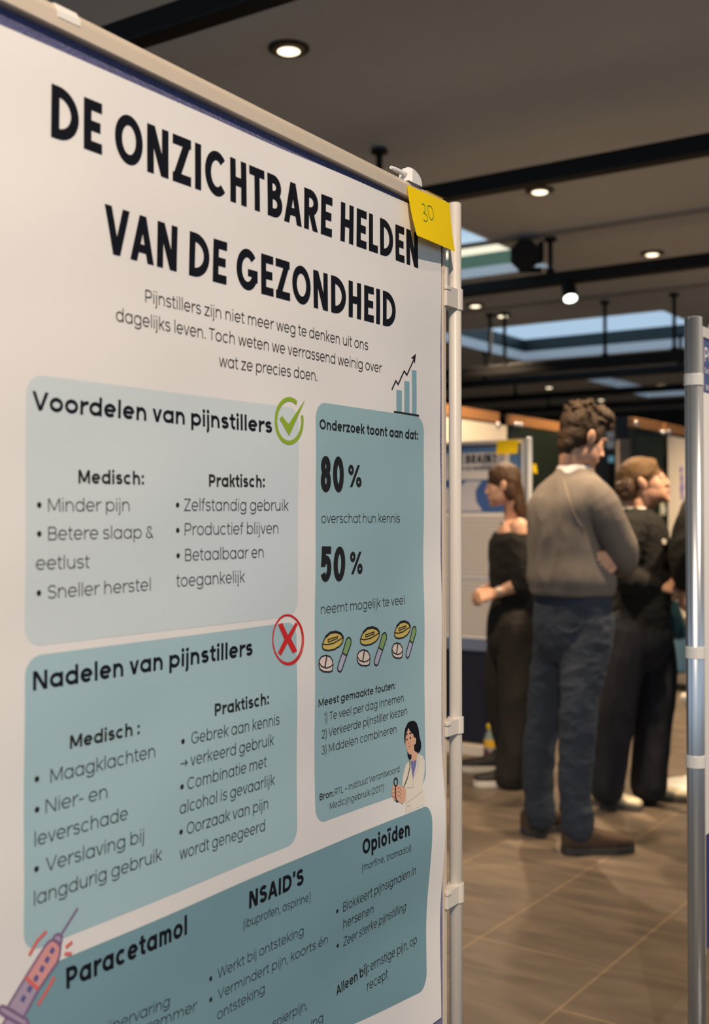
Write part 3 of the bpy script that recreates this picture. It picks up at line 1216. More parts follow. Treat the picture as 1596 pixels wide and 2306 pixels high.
# ---- card 3
card = quadcard((709.5, 904, 1858), (957.5, 941, 1768), 0.022, m_card3, 'tall teal card at the right with percentages')
bm = bmesh.new()
T(bm, 'Onderzoek toont aan dat:', 719, 966.5, 940.5, 991, 943.4, WB)
obj('heading', bm, m_ink2, card)
bm = bmesh.new()
T(bm, '80', 721.5, 1109, 774, 1109, 1026, 0.15)
T(bm, '%', 784, 1097, 813, 1098, 1046, 0.15)
obj('figure', bm, m_ink2, card)
bm = bmesh.new()
T(bm, '50', 719.6, 1311, 775.5, 1309.5, 1230, 0.15)
T(bm, '%', 786.8, 1293.5, 815, 1293, 1242, 0.15)
obj('figure', bm, m_ink2, card)
bm = bmesh.new()
a = T(bm, 'overschat hun kennis', 723, 1178.4, 899.7, 1177, 1156.5, WL)
obj('text_line', bm, m_ink2, card)
bm = bmesh.new()
T(bm, 'neemt mogelijk te veel', 721.7, 1383.5, 910, 1360.6, a, WL)
obj('text_line', bm, m_ink2, card)
bm = bmesh.new()
T(bm, 'Meest gemaakte fouten:', 716.4, 1592.6, 890, 1551, 1575, 0.12)
a = T(bm, '1) Te veel per dag innemen', 728.6, 1626, 908.3, 1579.5, 1606.5, WL)
T(bm, '2) Verkeerde pijnstiller kiezen', 723.6, 1664, 916, 1609, a, WL)
T(bm, '3) Middelen combineren', 723, 1700, 892, 1650, a, WL)
obj('text_column', bm, m_ink2, card)
bm = bmesh.new()
a = T(bm, 'Bron:', 719, 1803, 750.7, 1793, 1787.5, 0.12)
T(bm, 'RTL – Instituut Verantwoord', 753.5, 1791.5, 898.8, 1738, a, WL)
T(bm, 'Medicijngebruik (2017)', 742, 1823.5, 864, 1780, a, WL)
obj('source_note', bm, m_ink2, card)

# ---- card 4
card = quadcard((56, 2196, 2650), (966, 1812, 2224), 0.022, m_card4, 'deep teal card along the bottom', (1, 1, 0, 1))
z4 = lambda x, y: (450 + x / 2.85, 1850 + y / 2.85)
bm = bmesh.new()
T(bm, 'Paracetamol', 148.8, 2228, 420.4, 2104, 2180, WB)
obj('heading', bm, m_ink, card)
bm = bmesh.new()
T(bm, "NSAID'S", 560, 2047, 683, 1991, 2008, WB + 0.01)
obj('heading', bm, m_ink, card)
bm = bmesh.new()
T(bm, 'Opioïden', 816, 1925.4, 922, 1881.6, 1891, WB)
obj('heading', bm, m_ink, card)
bm = bmesh.new()
T(bm, 'pijnervaring', 222, 2336, 380.6, 2266, 0.0112, WL)
T(bm, 'koortsremmer', 232, 2368, 442, 2275, 0.0112, WL)
obj('text_column', bm, m_ink2, card)
bm = bmesh.new()
a = T(bm, '(ibuprofen, aspirine)', 547.5, 2092, 698.4, 2028, 2072, WL)
a = T(bm, 'Werkt bij ontsteking', 489.6, 2204.5, 682.6, 2105, 2181.6, WL)
T(bm, 'Vermindert pijn, koorts én', 489.6, 2251.5, 736.7, 2124, a, WL)
T(bm, 'ontsteking', 488.6, 2297.5, 595, 2235.5, a, WL)
T(bm, 'spierpijn,', 613, 2317, 691, 2272, a, WL)
T(bm, 'ing', 700, 2316, 727, 2300, a, WL)
for q in ((68, 1008), (68, 1143)):
    dot(bm, *z4(*q), 0.0026)
obj('text_column', bm, m_ink2, card)
bm = bmesh.new()
a = T(bm, '(morfine, tramadol)', 815, 1962, 924.4, 1916.5, 1946, WL)
a = T(bm, 'Blokkeert pijnsignalen in', 771.8, 2054, 935, 1968.5, 2032.5, WL)
T(bm, 'hersenen', 771.8, 2092, 839.5, 2056.5, a, WL)
T(bm, 'Zeer sterke pijnstilling', 771.8, 2132, 912.5, 2049.5, a * 0.95, WL, slant=0.12)
T(bm, 'Alleen bij:', 757, 2242.5, 830, 2188, a, 0.12)
T(bm, 'ernstige pijn, op', 833.5, 2186.5, 938, 2124, a, WL)
T(bm, 'recept', 826, 2232, 872.8, 2202, a, WL)
for q in ((880, 575), (883, 797)):
    dot(bm, *z4(*q), 0.0026)
obj('text_column', bm, m_ink2, card)


# ---- drawings
def pxs(f, pts):
    return [UVp(*f(*p)) for p in pts]


def poly(bm, f, pts, e, mi):
    flat_polys(SH, [pxs(f, pts)], e, mi, 0.015, bm)


def line(bm, f, pts, w, e, mi, closed=False):
    flat_polys(SH, ribbon(pxs(f, pts), w, closed), e, mi, 0.015, bm)


def ell(cx, cy, rx, ry, a0=0, a1=360, n=36):
    return [(cx + rx * math.cos(R_(a0 + (a1 - a0) * i / n)), cy - ry * math.sin(R_(a0 + (a1 - a0) * i / n))) for i in range(n + (1 if a1 - a0 < 360 else 0))]


bm = bmesh.new()
line(bm, z1, ell(1482, 246, 68, 112, 55, 375)[:], 0.0052, E3, 0)
poly(bm, z1, [(1432, 235), (1445, 220), (1478, 262), (1563, 137), (1540, 190), (1481, 322)], E4, 0)
obj('check_mark', bm, m_green, poster, label='green tick in a ring')
bm = bmesh.new()
line(bm, z2, ell(1474, 90, 76, 124), 0.0026, E3, 0, True)
line(bm, z2, ell(1478, 94, 78, 126, 200, 430), 0.0018, E4, 0)
poly(bm, z2, [(1425, 15), (1446, 5), (1475, 68), (1515, 3), (1526, 12), (1491, 86), (1523, 148), (1500, 163), (1473, 108), (1440, 173), (1424, 160), (1457, 90)], E4, 0)
obj('cross_mark', bm, m_red, poster, label='red cross in a double ring')

z5 = lambda x, y: (690 + x / 3.72, 780 + y / 3.72)
m_bar = mat('print_chart_blue', (0.23, 0.40, 0.46), 0.5)
bm = bmesh.new()
for x0, x1, yt, yb in ((750, 795, 363, 548), (816, 859, 289, 560), (880, 918, 197, 570)):
    poly(bm, z5, [(x0, yt), (x1, yt + 7), (x1, yb + 7), (x0, yb)], E3, 0)
poly(bm, z5, [(727, 540), (938, 573), (938, 588), (727, 553)], E4, 1)
line(bm, z5, [(712, 362), (745, 288), (765, 318), (815, 205), (838, 240), (900, 100)], 0.0024, E3, 1)
poly(bm, z5, [(914, 60), (873, 98), (893, 104), (904, 148)], E3, 1)
obj('bar_chart', bm, [m_bar, m_ink2], poster, label='three blue bars under a rising arrow')

z6 = lambda x, y: (690 + x / 4.613, 1370 + y / 4.613)
pc = [m_ink2, mat('print_yellow', (0.62, 0.46, 0.12), 0.5), mat('print_pale_pink', (0.75, 0.62, 0.56), 0.5), mat('print_leaf_green', (0.22, 0.36, 0.14), 0.5), mat('print_lilac', (0.42, 0.42, 0.56), 0.5)]
for X0, Y0, sx, sy in ((120, 240, 1, 1), (518, 194, 312 / 341, 406 / 425), (880, 132, 256 / 341, 389 / 425)):
    f = lambda x, y: z6(X0 + (x - 120) * sx, Y0 + (y - 240) * sy)
    bm = bmesh.new()
    A = [(160, 370), (190, 300), (240, 257), (300, 246), (350, 264), (378, 302), (370, 350), (338, 393), (280, 427), (220, 437), (176, 428), (160, 405)]
    poly(bm, f, A, E3, 1)
    line(bm, f, A, 0.0019, E4, 0, True)
    line(bm, f, [(190, 300), (240, 254), (300, 243), (350, 262), (378, 302)], 0.0034, E4, 0)
    line(bm, f, [(160, 370), (210, 378), (280, 360), (340, 325), (378, 300)], 0.0016, E4, 0)
    line(bm, f, [(217, 325), (318, 292), (318, 312), (220, 350)], 0.0015, E4, 0, True)
    A = [(125, 545), (150, 503), (195, 487), (240, 502), (266, 545), (270, 590), (262, 648), (230, 660), (170, 656), (135, 630), (124, 590)]
    poly(bm, f, A, E3, 2)
    line(bm, f, A, 0.0019, E4, 0, True)
    line(bm, f, [(125, 560), (150, 602), (200, 620), (245, 606), (268, 580)], 0.0017, E4, 0)
    line(bm, f, [(205, 495), (186, 614)], 0.0026, E4, 0)
    up = [(368, 462), (395, 370), (408, 325), (425, 303), (442, 302), (457, 325), (457, 365), (440, 415), (412, 493)]
    lo = [(368, 462), (412, 493), (385, 570), (362, 640), (342, 660), (322, 645), (318, 610), (335, 550)]
    poly(bm, f, up, E3, 3)
    poly(bm, f, lo, E3, 4)
    line(bm, f, up + lo[2:], 0.0019, E4, 0, True)
    line(bm, f, [(368, 462), (412, 493)], 0.0019, E4, 0)
    obj('pill_drawing', bm, pc, poster, label=['left trio of drawn pills', 'middle trio of drawn pills', 'right trio of drawn pills'][(X0 > 500) + (X0 > 800)])

dm = [m_ink, mat('print_skin', (0.74, 0.42, 0.28), 0.5), mat('print_coat', (0.80, 0.72, 0.60), 0.5), mat('print_violet', (0.19, 0.19, 0.40), 0.5), mat('print_skin_line', (0.45, 0.17, 0.12), 0.5), mat('print_grey_line', (0.45, 0.42, 0.40), 0.5)]
bm = bmesh.new()
poly(bm, z6, [(1150, 1508), (1200, 1530), (1225, 1585), (1225, 1680), (1212, 1780), (1200, 1880), (1225, 1960), (1220, 2040), (1020, 2125), (1022, 2030), (1030, 1880), (990, 1842), (1000, 1740), (1030, 1620), (1075, 1578)], E2, 2)
poly(bm, z6, [(1076, 1588), (1142, 1535), (1135, 1620), (1102, 1770)], E3, 3)
poly(bm, z6, [(1080, 1500), (1112, 1478), (1147, 1500), (1142, 1560), (1105, 1592), (1080, 1560)], E3 + .0001, 1)
poly(bm, z6, [(1050, 1185), (1085, 1168), (1115, 1168), (1140, 1190), (1160, 1250), (1170, 1330), (1185, 1390), (1188, 1440), (1175, 1490), (1150, 1505), (1125, 1490), (1100, 1430), (1030, 1400), (1016, 1400), (1010, 1330), (1020, 1250)], E3, 0)
poly(bm, z6, [(1052, 1240), (1072, 1280), (1104, 1310), (1112, 1345), (1126, 1340), (1134, 1368), (1128, 1408), (1112, 1415), (1112, 1480), (1095, 1505), (1065, 1515), (1045, 1490), (1030, 1440), (1022, 1390), (1026, 1320)], E4, 1)
for q in ((1037, 1362), (1072, 1345)):
    flat_polys(SH, [pxs(z6, ell(q[0], q[1], 6, 13, 0, 360, 14))], E4 + .0002, 0, None, bm)
line(bm, z6, [(1030, 1318), (1045, 1300)], 0.0016, E4 + .0002, 0)
line(bm, z6, [(1060, 1300), (1085, 1296)], 0.0018, E4 + .0002, 0)
line(bm, z6, [(1048, 1430), (1062, 1440), (1080, 1420)], 0.0010, E4 + .0002, 4)
line(bm, z6, [(1050, 1395), (1062, 1402)], 0.0010, E4 + .0002, 4)
poly(bm, z6, [(1040, 1492), (1060, 1520), (1085, 1518), (1082, 1560), (1065, 1572), (1048, 1545)], E4 + .0002, 0)
line(bm, z6, [(1066, 1565), (1068, 1650), (1042, 1760), (1005, 1852)], 0.0016, E4 + .0003, 0)
poly(bm, z6, [(878, 1870), (900, 1830), (930, 1828), (962, 1832), (1000, 1860), (1030, 1880), (1025, 1990), (992, 2033), (950, 2005), (905, 1995), (880, 1925)], E4, 1)
for yy in (1865, 1905, 1945):
    line(bm, z6, [(930, yy), (960, yy), (980, yy + 30)], 0.0008, E4 + .0002, 4)
    line(bm, z6, [(882, yy + 10), (912, yy + 12)], 0.0008, E4 + .0002, 4)
line(bm, z6, ell(920, 1803, 18, 40), 0.0020, E4 + .0003, 0, True)
line(bm, z6, [(917, 1845), (918, 1960), (928, 2000), (945, 2008)], 0.0022, E4 + .0003, 0)
line(bm, z6, [(1150, 1512), (1168, 1575), (1145, 1610), (1158, 1640), (1102, 1775)], 0.0006, E4, 5)
line(bm, z6, [(1102, 1775), (1104, 1860), (1035, 1862)], 0.0006, E4, 5)
line(bm, z6, [(1200, 1880), (1195, 1900), (1022, 2030)], 0.0006, E4, 5)
line(bm, z6, [(1030, 2110), (1035, 2055), (1070, 2040), (1070, 2090)], 0.0006, E4, 5)
obj('doctor_drawing', bm, dm, poster, label='small drawing of a doctor in a white coat')

z3 = lambda x, y: (x / 3.192, 1950 + y / 3.192)
sm = [mat('print_purple', (0.22, 0.13, 0.25), 0.5), mat('print_salmon', (0.72, 0.33, 0.32), 0.5), mat('print_mauve', (0.42, 0.33, 0.44), 0.5), mat('print_coral', (0.72, 0.15, 0.13), 0.5), mat('print_indigo', (0.12, 0.11, 0.30), 0.5)]
bm = bmesh.new()
line(bm, z3, [(556, 302), (432, 500)], 0.0026, E3, 0)
tip = [(388, 500), (415, 487), (442, 508), (434, 556), (408, 548), (374, 526)]
poly(bm, z3, tip, E3, 2)
line(bm, z3, tip, 0.0024, E4, 0, True)
bar_ = [(374, 528), (408, 546), (430, 580), (424, 640), (408, 690), (272, 888), (178, 800), (272, 650), (320, 575), (345, 545)]
poly(bm, z3, bar_, E3, 1)
low = [(178, 800), (272, 888), (168, 1080), (55, 1005)]
poly(bm, z3, low, E3, 2)
line(bm, z3, [(55, 1005), (178, 800), (272, 650), (320, 575), (345, 545), (374, 528), (408, 546), (430, 580), (424, 640), (408, 690), (272, 888), (168, 1080)], 0.0026, E4, 0)
line(bm, z3, [(178, 800), (272, 884)], 0.0034, E4, 3)
fl = [(-20, 1035), (5, 1005), (35, 1012), (190, 1105), (200, 1136), (160, 1150), (10, 1062)]
poly(bm, z3, fl, E4, 2)
line(bm, z3, fl, 0.0026, E4 + .0002, 0, True)
plg = [(45, 1085), (140, 1140), (60, 1260), (-30, 1220)]
poly(bm, z3, plg, E3, 2)
line(bm, z3, plg, 0.0026, E4, 0, True)
for q in ((370, 607), (334, 672), (297, 738), (254, 806), (208, 882), (162, 952)):
    line(bm, z3, [(q[0] - 12, q[1] - 8), (q[0] + 12, q[1] + 8)], 0.0050, E4 + .0002, 4)
for q in ([(330, 468), (262, 540), (205, 642)], [(516, 545), (468, 585)], [(512, 632), (460, 630)], [(388, 796), (330, 900), (268, 1000)]):
    line(bm, z3, q, 0.0034, E4, 3)
obj('syringe_drawing', bm, sm, poster, label='pink and lilac drawing of a syringe')

# ------------------------------------------------------------------ the board itself
m_alu = mat('cream_painted_frame', (0.60, 0.505, 0.40), 0.38, spec=0.5, var=0.04, var_scale=40)
m_navy = mat('navy_felt', (0.070, 0.075, 0.205), 0.95, bump=0.5, bump_scale=250, var=0.25, var_scale=90, sheen=0.3)
m_clamp = mat('white_plastic', (0.66, 0.60, 0.53), 0.35)
m_pole = mat('light_grey_pole', (0.62, 0.56, 0.49), 0.4)
z_rb = Sheet(SH.o, UB).uv(840, 405, 0.010)[1] + SH.o.z
z_rt = Sheet(SH.o, UB).uv(840, 369, 0.006)[1] + SH.o.z
F0 = Sheet(SH.o, UB)


def uz(px, py, e):
    u, v = F0.uv(px, py, e)
    return u, v + SH.o.z


def Q(u, z, e):
    return SH.o + UB * u + NB * e + Vector((0, 0, z - SH.o.z))


u_end = uz(1009, 1163, 0.008)[0]
u_fr = uz(998.0, 1163, 0.003)[0]
u_p = uz(1025, 1163, -0.002)[0]
print('RAIL', z_rb, z_rt, Z_TOP, u_end, u_fr, u_p)
U_L = -0.32
board = empty('display_board', Q((U_L + u_p) / 2, 0, 0), 'near navy felt display board in a cream frame holding the large painkiller poster', 'display board', 'poster display boards')
bm = bmesh.new()
prism(bm, [Q(U_L + 0.01, 0.42, -0.012), Q(u_end - 0.005, 0.42, -0.012), Q(u_end - 0.005, z_rb + 0.002, -0.012), Q(U_L + 0.01, z_rb + 0.015, -0.012)], NB * 0.0125)
obj('felt_panel', bm, m_navy, board)
bm = bmesh.new()
h = z_rt - z_rb
TILT = 0.0135                    # the rail rises a little towards its left end
u_ref = F0.uv(840, 405, 0.010)[0]
dz = lambda u: (u_ref - u) * TILT
prism(bm, [Q(U_L, z + dz(U_L), e) for z, e in ((z_rb, -0.014), (z_rb, 0.0085), (z_rb + 0.001, 0.0105), (z_rb + h * 0.64, 0.0105), (z_rb + h * 0.69, 0.0102), (z_rt, 0.0045), (z_rt, -0.010), (z_rb + h * 0.6, -0.014))],
      UB * (u_end - U_L) - Vector((0, 0, TILT * (u_end - U_L))))
obj('top_rail', bm, m_alu, board)
bm = bmesh.new()
box(bm, Q(u_fr, 0.40, -0.012), UB * (u_end - u_fr - 0.0005), NB * 0.0150, (0, 0, z_rb - 0.40))
box(bm, Q(u_end - 0.0005, 0.40, -0.010), UB * 0.006, NB * 0.012, (0, 0, z_rb - 0.40))
bevel_all(bm, 0.001, 2)
obj('side_rail', bm, m_alu, board)
bm = bmesh.new()
box(bm, Q(U_L, 0.40, -0.014), UB * (u_end - U_L), NB * 0.023, (0, 0, 0.03))
obj('bottom_rail', bm, m_alu, board)
z_pt = uz(1025, 458, -0.002)[1]
rp = 0.0098


def boardpole(parent, u, ztop, r, zf=0.0):
    bm = bmesh.new()
    lathe(bm, Q(u, zf, -0.002), (0, 0, 1), [(0, r), (ztop - zf - 0.002, r), (ztop - zf, r - 0.0015), (ztop - zf, r - 0.003), (ztop - zf - 0.004, r - 0.003)], 32)
    o = obj('pole', bm, m_pole, parent, smooth=True)
    o.data.polygons.foreach_set('use_smooth', [len(p.vertices) == 4 and abs(p.normal.z) < 0.5 for p in o.data.polygons])
    bm = bmesh.new()
    box(bm, Q(u - 0.025, 0, -0.20), UB * 0.05, NB * 0.40, (0, 0, 0.018))
    bevel_all(bm, 0.006, 2)
    obj('foot', bm, m_pole, parent)


boardpole(board, u_p, z_pt, rp, 0.018)
boardpole(board, U_L - 0.02, z_pt, rp, 0.018)
for ya, yb in ((653, 700), (1614, 1650), (1988, 2030)):
    za, zb = uz(1025, yb, -0.002)[1], uz(1025, ya, -0.002)[1]
    bm = bmesh.new()
    # collar around the pole, wrapped on to the frame, with small lugs
    lathe(bm, Q(u_p, za, -0.002), (0, 0, 1), [(0, rp + 0.0005), (0, rp + 0.0026), (zb - za, rp + 0.0026), (zb - za, rp + 0.0005)], 32)
    box(bm, Q(u_end - 0.002, za + 0.001, -0.011), UB * (u_p - u_end + 0.002), NB * 0.0185, (0, 0, zb - za - 0.002))
    box(bm, Q(u_p + rp + 0.001, zb - 0.002, -0.006), UB * 0.003, NB * 0.008, (0, 0, 0.004))
    box(bm, Q(u_end - 0.004, zb - 0.007, 0.004), UB * 0.012, NB * 0.005, (0, 0, 0.004))
    bevel_all(bm, 0.0006, 2, 40)
    obj('clamp', bm, m_clamp, board)
# small tongue above the upper clamp that bridges frame and pole
bm = bmesh.new()
za, zb = uz(1011, 650, 0)[1], uz(1011, 607, 0)[1]
box(bm, Q(u_end, za, -0.006), UB * 0.0055, NB * 0.012, (0, 0, zb - za))
obj('bracket', bm, m_clamp, board)

# ------------------------------------------------------------------ yellow paper note on the top right corner
m_note = mat('yellow_paper', (0.92, 0.63, 0.003), 0.6, spec=0.25, var=0.03, var_scale=12)
e_top = 0.0118
uTL, zTL = uz(916, 416, e_top)
uTR, zTR = uz(1012, 457.5, e_top)


def hit_u(px, py, u):
    """point of the pixel ray in the vertical plane at u along the board -> (z, e)"""
    r = ray(px, py)
    c = Vector((0, 0, EYE))
    t = (SH.o + UB * u - c).dot(UB) / r.dot(UB)
    q = c + r * t
    return q.z, (q - SH.o).dot(NB)


zBL, eBL = hit_u(938.5, 530, uTL)
zBR, eBR = hit_u(1024, 567, uTR)
print('NOTE', uTL, uTR, zTL, zTR, zBL, zBR, eBL, eBR)


def noteP(s, t, lift=0.0):
    """s to the right, t down"""
    u = uTL + (uTR - uTL) * s
    zt = zTL + (zTR - zTL) * s
    zb = zBL + (zBR - zBL) * s
    eb = eBL + (eBR - eBL) * s
    c = 0.55 * t + 0.45 * t * t
    e = e_top + (eb - e_top) * c
    # dips at the top where it is stuck on the rail
    return Q(u, zt + (zb - zt) * t, e + lift + 0.0006 * math.sin(3 * s) * t)


note = empty('paper_note', noteP(0.5, 1), 'yellow paper note with a green 30 hanging over the near board corner', 'paper note')
bm = bmesh.new()
n = 14
g = [[bm.verts.new(noteP(i / n, j / n)) for i in range(n + 1)] for j in range(n + 1)]
for j in range(n):
    for i in range(n):
        bm.faces.new((g[j][i], g[j + 1][i], g[j + 1][i + 1], g[j][i + 1]))
# flap folded over the top of the rail
ua, ub = uz(956, 425, 0)[0], uz(996, 445, 0)[0]
r0 = [bm.verts.new(Q(u, z_rt + 0.0006, e)) for u, e in ((ua, 0.0035), (ub, 0.0035), (ub, -0.012), (ua, -0.012))]
bm.faces.new(r0)
obj('sheet', bm, m_note, note, smooth=True)
# handwriting: pixels of the photograph turned into (s, t) of the note by the inverse bilinear map
c4 = [(916, 416), (1012, 457.5), (1024, 567), (938.5, 530)]


def inv_bil(px, py):
    s, t = 0.5, 0.5
    for _ in range(30):
        x = (1 - t) * ((1 - s) * c4[0][0] + s * c4[1][0]) + t * ((1 - s) * c4[3][0] + s * c4[2][0])
        y = (1 - t) * ((1 - s) * c4[0][1] + s * c4[1][1]) + t * ((1 - s) * c4[3][1] + s * c4[2][1])
        fx = (1 - t) * (c4[1][0] - c4[0][0]) + t * (c4[2][0] - c4[3][0])
        fy = (1 - t) * (c4[1][1] - c4[0][1]) + t * (c4[2][1] - c4[3][1])
        gx = (1 - s) * (c4[3][0] - c4[0][0]) + s * (c4[2][0] - c4[1][0])
        gy = (1 - s) * (c4[3][1] - c4[0][1]) + s * (c4[2][1] - c4[1][1])
        det = fx * gy - fy * gx
        ex, ey = px - x, py - y
        s += (ex * gy - ey * gx) / det
        t += (fx * ey - fy * ex) / det
    return s, t


def smooth_line(pts, n=6):
    out = []
    P_ = [pts[0]] + list(pts) + [pts[-1]]
    for i in range(1, len(P_) - 2):
        for k in range(n):
            t = k / n
            q = []
            for a in range(2):
                p0, p1, p2, p3 = P_[i - 1][a], P_[i][a], P_[i + 1][a], P_[i + 2][a]
                q.append(0.5 * (2 * p1 + (p2 - p0) * t + (2 * p0 - 5 * p1 + 4 * p2 - p3) * t * t + (3 * p1 - p0 - 3 * p2 + p3) * t ** 3))
            out.append(tuple(q))
    out.append(pts[-1])
    return out


m_pen = mat('green_pen', (0.03, 0.22, 0.03), 0.5)
z8 = lambda x, y: (840 + x / 6.232, 350 + y / 6.232)
bm = bmesh.new()
for st in ([(678, 683), (690, 674), (708, 684), (722, 708), (728, 740), (722, 780), (706, 798), (720, 806), (744, 832), (758, 872), (755, 905), (738, 918), (722, 912), (706, 892)],
           [(758, 700), (762, 740), (770, 800), (790, 868), (812, 895), (830, 888), (840, 850), (838, 800), (826, 752), (806, 716), (785, 702), (758, 702)]):
    pts = [inv_bil(*z8(*p)) for p in smooth_line(st)]
    asp = (zTL - zBL) / (uTR - uTL)
    qs = ribbon([(s, t * asp) for s, t in pts], 0.0011 / (uTR - uTL), False)
    for q in qs:
        bm.faces.new([bm.verts.new(noteP(s, t / asp, 0.0007)) for s, t in q])
bmesh.ops.recalc_face_normals(bm, faces=bm.faces[:])
obj('handwriting', bm, m_pen, note)

# ------------------------------------------------------------------ white plastic hanger clip on the rail
m_clip = mat('white_clip_plastic', (0.82, 0.79, 0.76), 0.3)
u_c = uz(912.5, 410, 0)[0]
u_c2 = uz(934, 420, 0)[0]
hz = uz(913, 378, 0.0)[1]
clip = empty('poster_clip', Q(u_c, z_rt, 0), 'white plastic hanger clip with a peg on the board rail, left above the yellow note', 'clip')
bm = bmesh.new()
prof = [(u_c, z_rb + h * 0.9)]
prof += [(u_c, hz - 0.003)]
prof += [(u_c + (u_c2 - u_c) * math.sin(R_(a)) ** 1.2, z_rt + (hz - 0.003 - z_rt) * math.cos(R_(a)) ** 0.9) for a in (15, 30, 45, 60, 75, 89)]
prof += [(u_c2, z_rb + h * 0.9)]
prism(bm, [Q(u, z, 0.0105) for u, z in prof], NB * 0.0014)
obj('side_plate', bm, m_clip, clip)
bm = bmesh.new()
pr = [(0.0118, z_rb + h * 0.9), (0.0118, hz - 0.006), (0.0095, hz - 0.0015), (0.004, hz), (-0.004, hz - 0.001), (-0.009, hz - 0.006), (-0.011, z_rt + 0.001), (0.006, z_rt + 0.001)]
prism(bm, [Q(u_c - 0.0008, z, e) for e, z in pr], UB * 0.0016)
obj('end_plate', bm, m_clip, clip)
bm = bmesh.new()
zc = uz(904, 389, 0.0)[1]
L_ = u_c - uz(879, 379, 0)[0]
lathe(bm, Q(u_c, zc, 0.0005), -UB, [(0, 0.0036), (L_ * 0.25, 0.0034), (L_ * 0.75, 0.0033), (L_ * 0.97, 0.0024), (L_, 0.0022), (L_, 0.0014), (L_ * 0.85, 0.0013)], 20)
obj('peg', bm, m_clip, clip, smooth=True)

# strip of whitish tape lying over the rail at the top left
m_tape = mat('whitish_tape', (0.80, 0.76, 0.70), 0.35)
ua, ub = uz(122, 20, 0.006)[0], uz(173, 40, 0.006)[0]
bm = bmesh.new()
t_ = 0.0004
dzt = dz((ua + ub) / 2)
pts = [(0.0112, z_rb + dzt + h * 0.45), (0.0112, z_rb + dzt + h * 0.70), (0.0055, z_rt + dzt + 0.0012), (-0.010, z_rt + dzt + 0.0012)]
up = [Q(ua, z, e) for e, z in pts]
lo_ = [Q(ua, z - 0.0006, e - 0.0005) for e, z in pts[::-1]]
prism(bm, up + lo_, UB * (ub - ua))
o = obj('tape_strip', bm, m_tape, None, Q(ua, z_rt, 0))
tag(o, 'whitish tape strip over the cream rail at the top left', 'tape')

# ================================================================== THINGS FURTHER BACK IN THE HALL
m_post = mat('aluminium_post', (0.58, 0.61, 0.64), 0.34, metal=0.85)
m_clampw = mat('translucent_clamp', (0.66, 0.63, 0.58), 0.35)
m_white = mat('white_print_paper', (0.78, 0.74, 0.69), 0.6)
m_blue = mat('print_royal_blue', (0.05, 0.115, 0.34), 0.5)
m_blue2 = mat('print_mid_blue', (0.09, 0.20, 0.42), 0.5)
m_slate = mat('print_slate_blue', (0.15, 0.19, 0.29), 0.5)
m_txt = mat('print_grey_text', (0.22, 0.21, 0.20), 0.6)
m_pale = mat('print_pale_lilac', (0.62, 0.60, 0.63), 0.5)


def panel_P(o, U):
    N = U.cross(Vector((0, 0, 1)))
    return lambda u, z, e: Vector((o.x, o.y, 0)) + U * u + N * e + Vector((0, 0, z))


def tagged(name, loc, label, cat, group=None):
    return empty(name, loc, label, cat, group)


# ---------------- the right hand board
pr_ = at(1563, 1163, 2.45)
PB = panel_P(pr_, DV)
rpole = 0.0185
zt = at(1563, 716, 2.45).z
rb = tagged('display_board', PB(0.5, 0, 0), 'display board at the right edge with a shiny aluminium post, poster and navy felt', 'display board', 'poster display boards')
for u in (0.0, 1.08):
    bm = bmesh.new()
    # extruded post with two shallow grooves
    seg = 48
    prof = []
    for k in range(seg):
        a = 2 * PI * k / seg
        rr = rpole - (0.0012 if k % 12 in (5, 6) else 0)
        prof.append((rr * math.cos(a), rr * math.sin(a)))
    loop = [PB(u, 0.012, 0) + Vector((x, y, 0)) for x, y in prof]
    prism(bm, loop, (0, 0, zt - 0.012))
    o = obj('pole', bm, m_post, rb, smooth=True)
    o.data.polygons.foreach_set('use_smooth', [len(p_.vertices) == 4 for p_ in o.data.polygons])
    bm = bmesh.new()
    lathe(bm, PB(u, zt, 0), (0, 0, 1), [(-0.004, rpole - 0.001), (0.001, rpole - 0.001), (0.002, rpole - 0.005)], 32)
    obj('pole_cap', bm, m_clampw, rb)
    bm = bmesh.new()
    cbox(bm, PB(u, 0.009, 0), DV * 0.06, NV * 0.42, (0, 0, 0.018))
    bevel_all(bm, 0.005, 2)
    obj('foot', bm, m_post, rb)
zr = at(1563, 733, 2.45).z
bm = bmesh.new()
box(bm, PB(rpole + 0.002, zr - 0.02, -0.012), DV * (1.08 - 2 * rpole - 0.004), NV * 0.022, (0, 0, 0.022))
obj('top_rail', bm, m_clampw, rb)
bm = bmesh.new()
box(bm, PB(rpole + 0.002, 0.45, -0.012), DV * 0.014, NV * 0.022, (0, 0, zr - 0.02 - 0.45))
obj('side_rail', bm, m_alu, rb)
bm = bmesh.new()
box(bm, PB(1.08 - rpole - 0.016, 0.45, -0.012), DV * 0.014, NV * 0.022, (0, 0, zr - 0.02 - 0.45))
obj('side_rail', bm, m_alu, rb)
bm = bmesh.new()
box(bm, PB(rpole + 0.016, 0.45, -0.010), DV * (1.08 - 2 * rpole - 0.032), NV * 0.012, (0, 0, zr - 0.02 - 0.45))
obj('felt_panel', bm, mat('blue_felt', (0.026, 0.034, 0.15), 0.95, bump=0.4, bump_scale=250), rb)
for ya, yb in ((840, 866), (1457, 1484), (1704, 1731)):
    za, zb = at(1563, yb, 2.43).z, at(1563, ya, 2.43).z
    bm = bmesh.new()
    lathe(bm, PB(0, za, 0), (0, 0, 1), [(0, rpole + 0.0003), (0, rpole + 0.0022), (zb - za - 0.002, rpole + 0.0022), (zb - za, rpole + 0.0016), (zb - za, rpole + 0.0003)], 32)
    box(bm, PB(rpole, za + 0.002, -0.008), DV * 0.012, NV * 0.016, (0, 0, zb - za - 0.004))
    obj('clamp', bm, m_clampw, rb)
bm = bmesh.new()
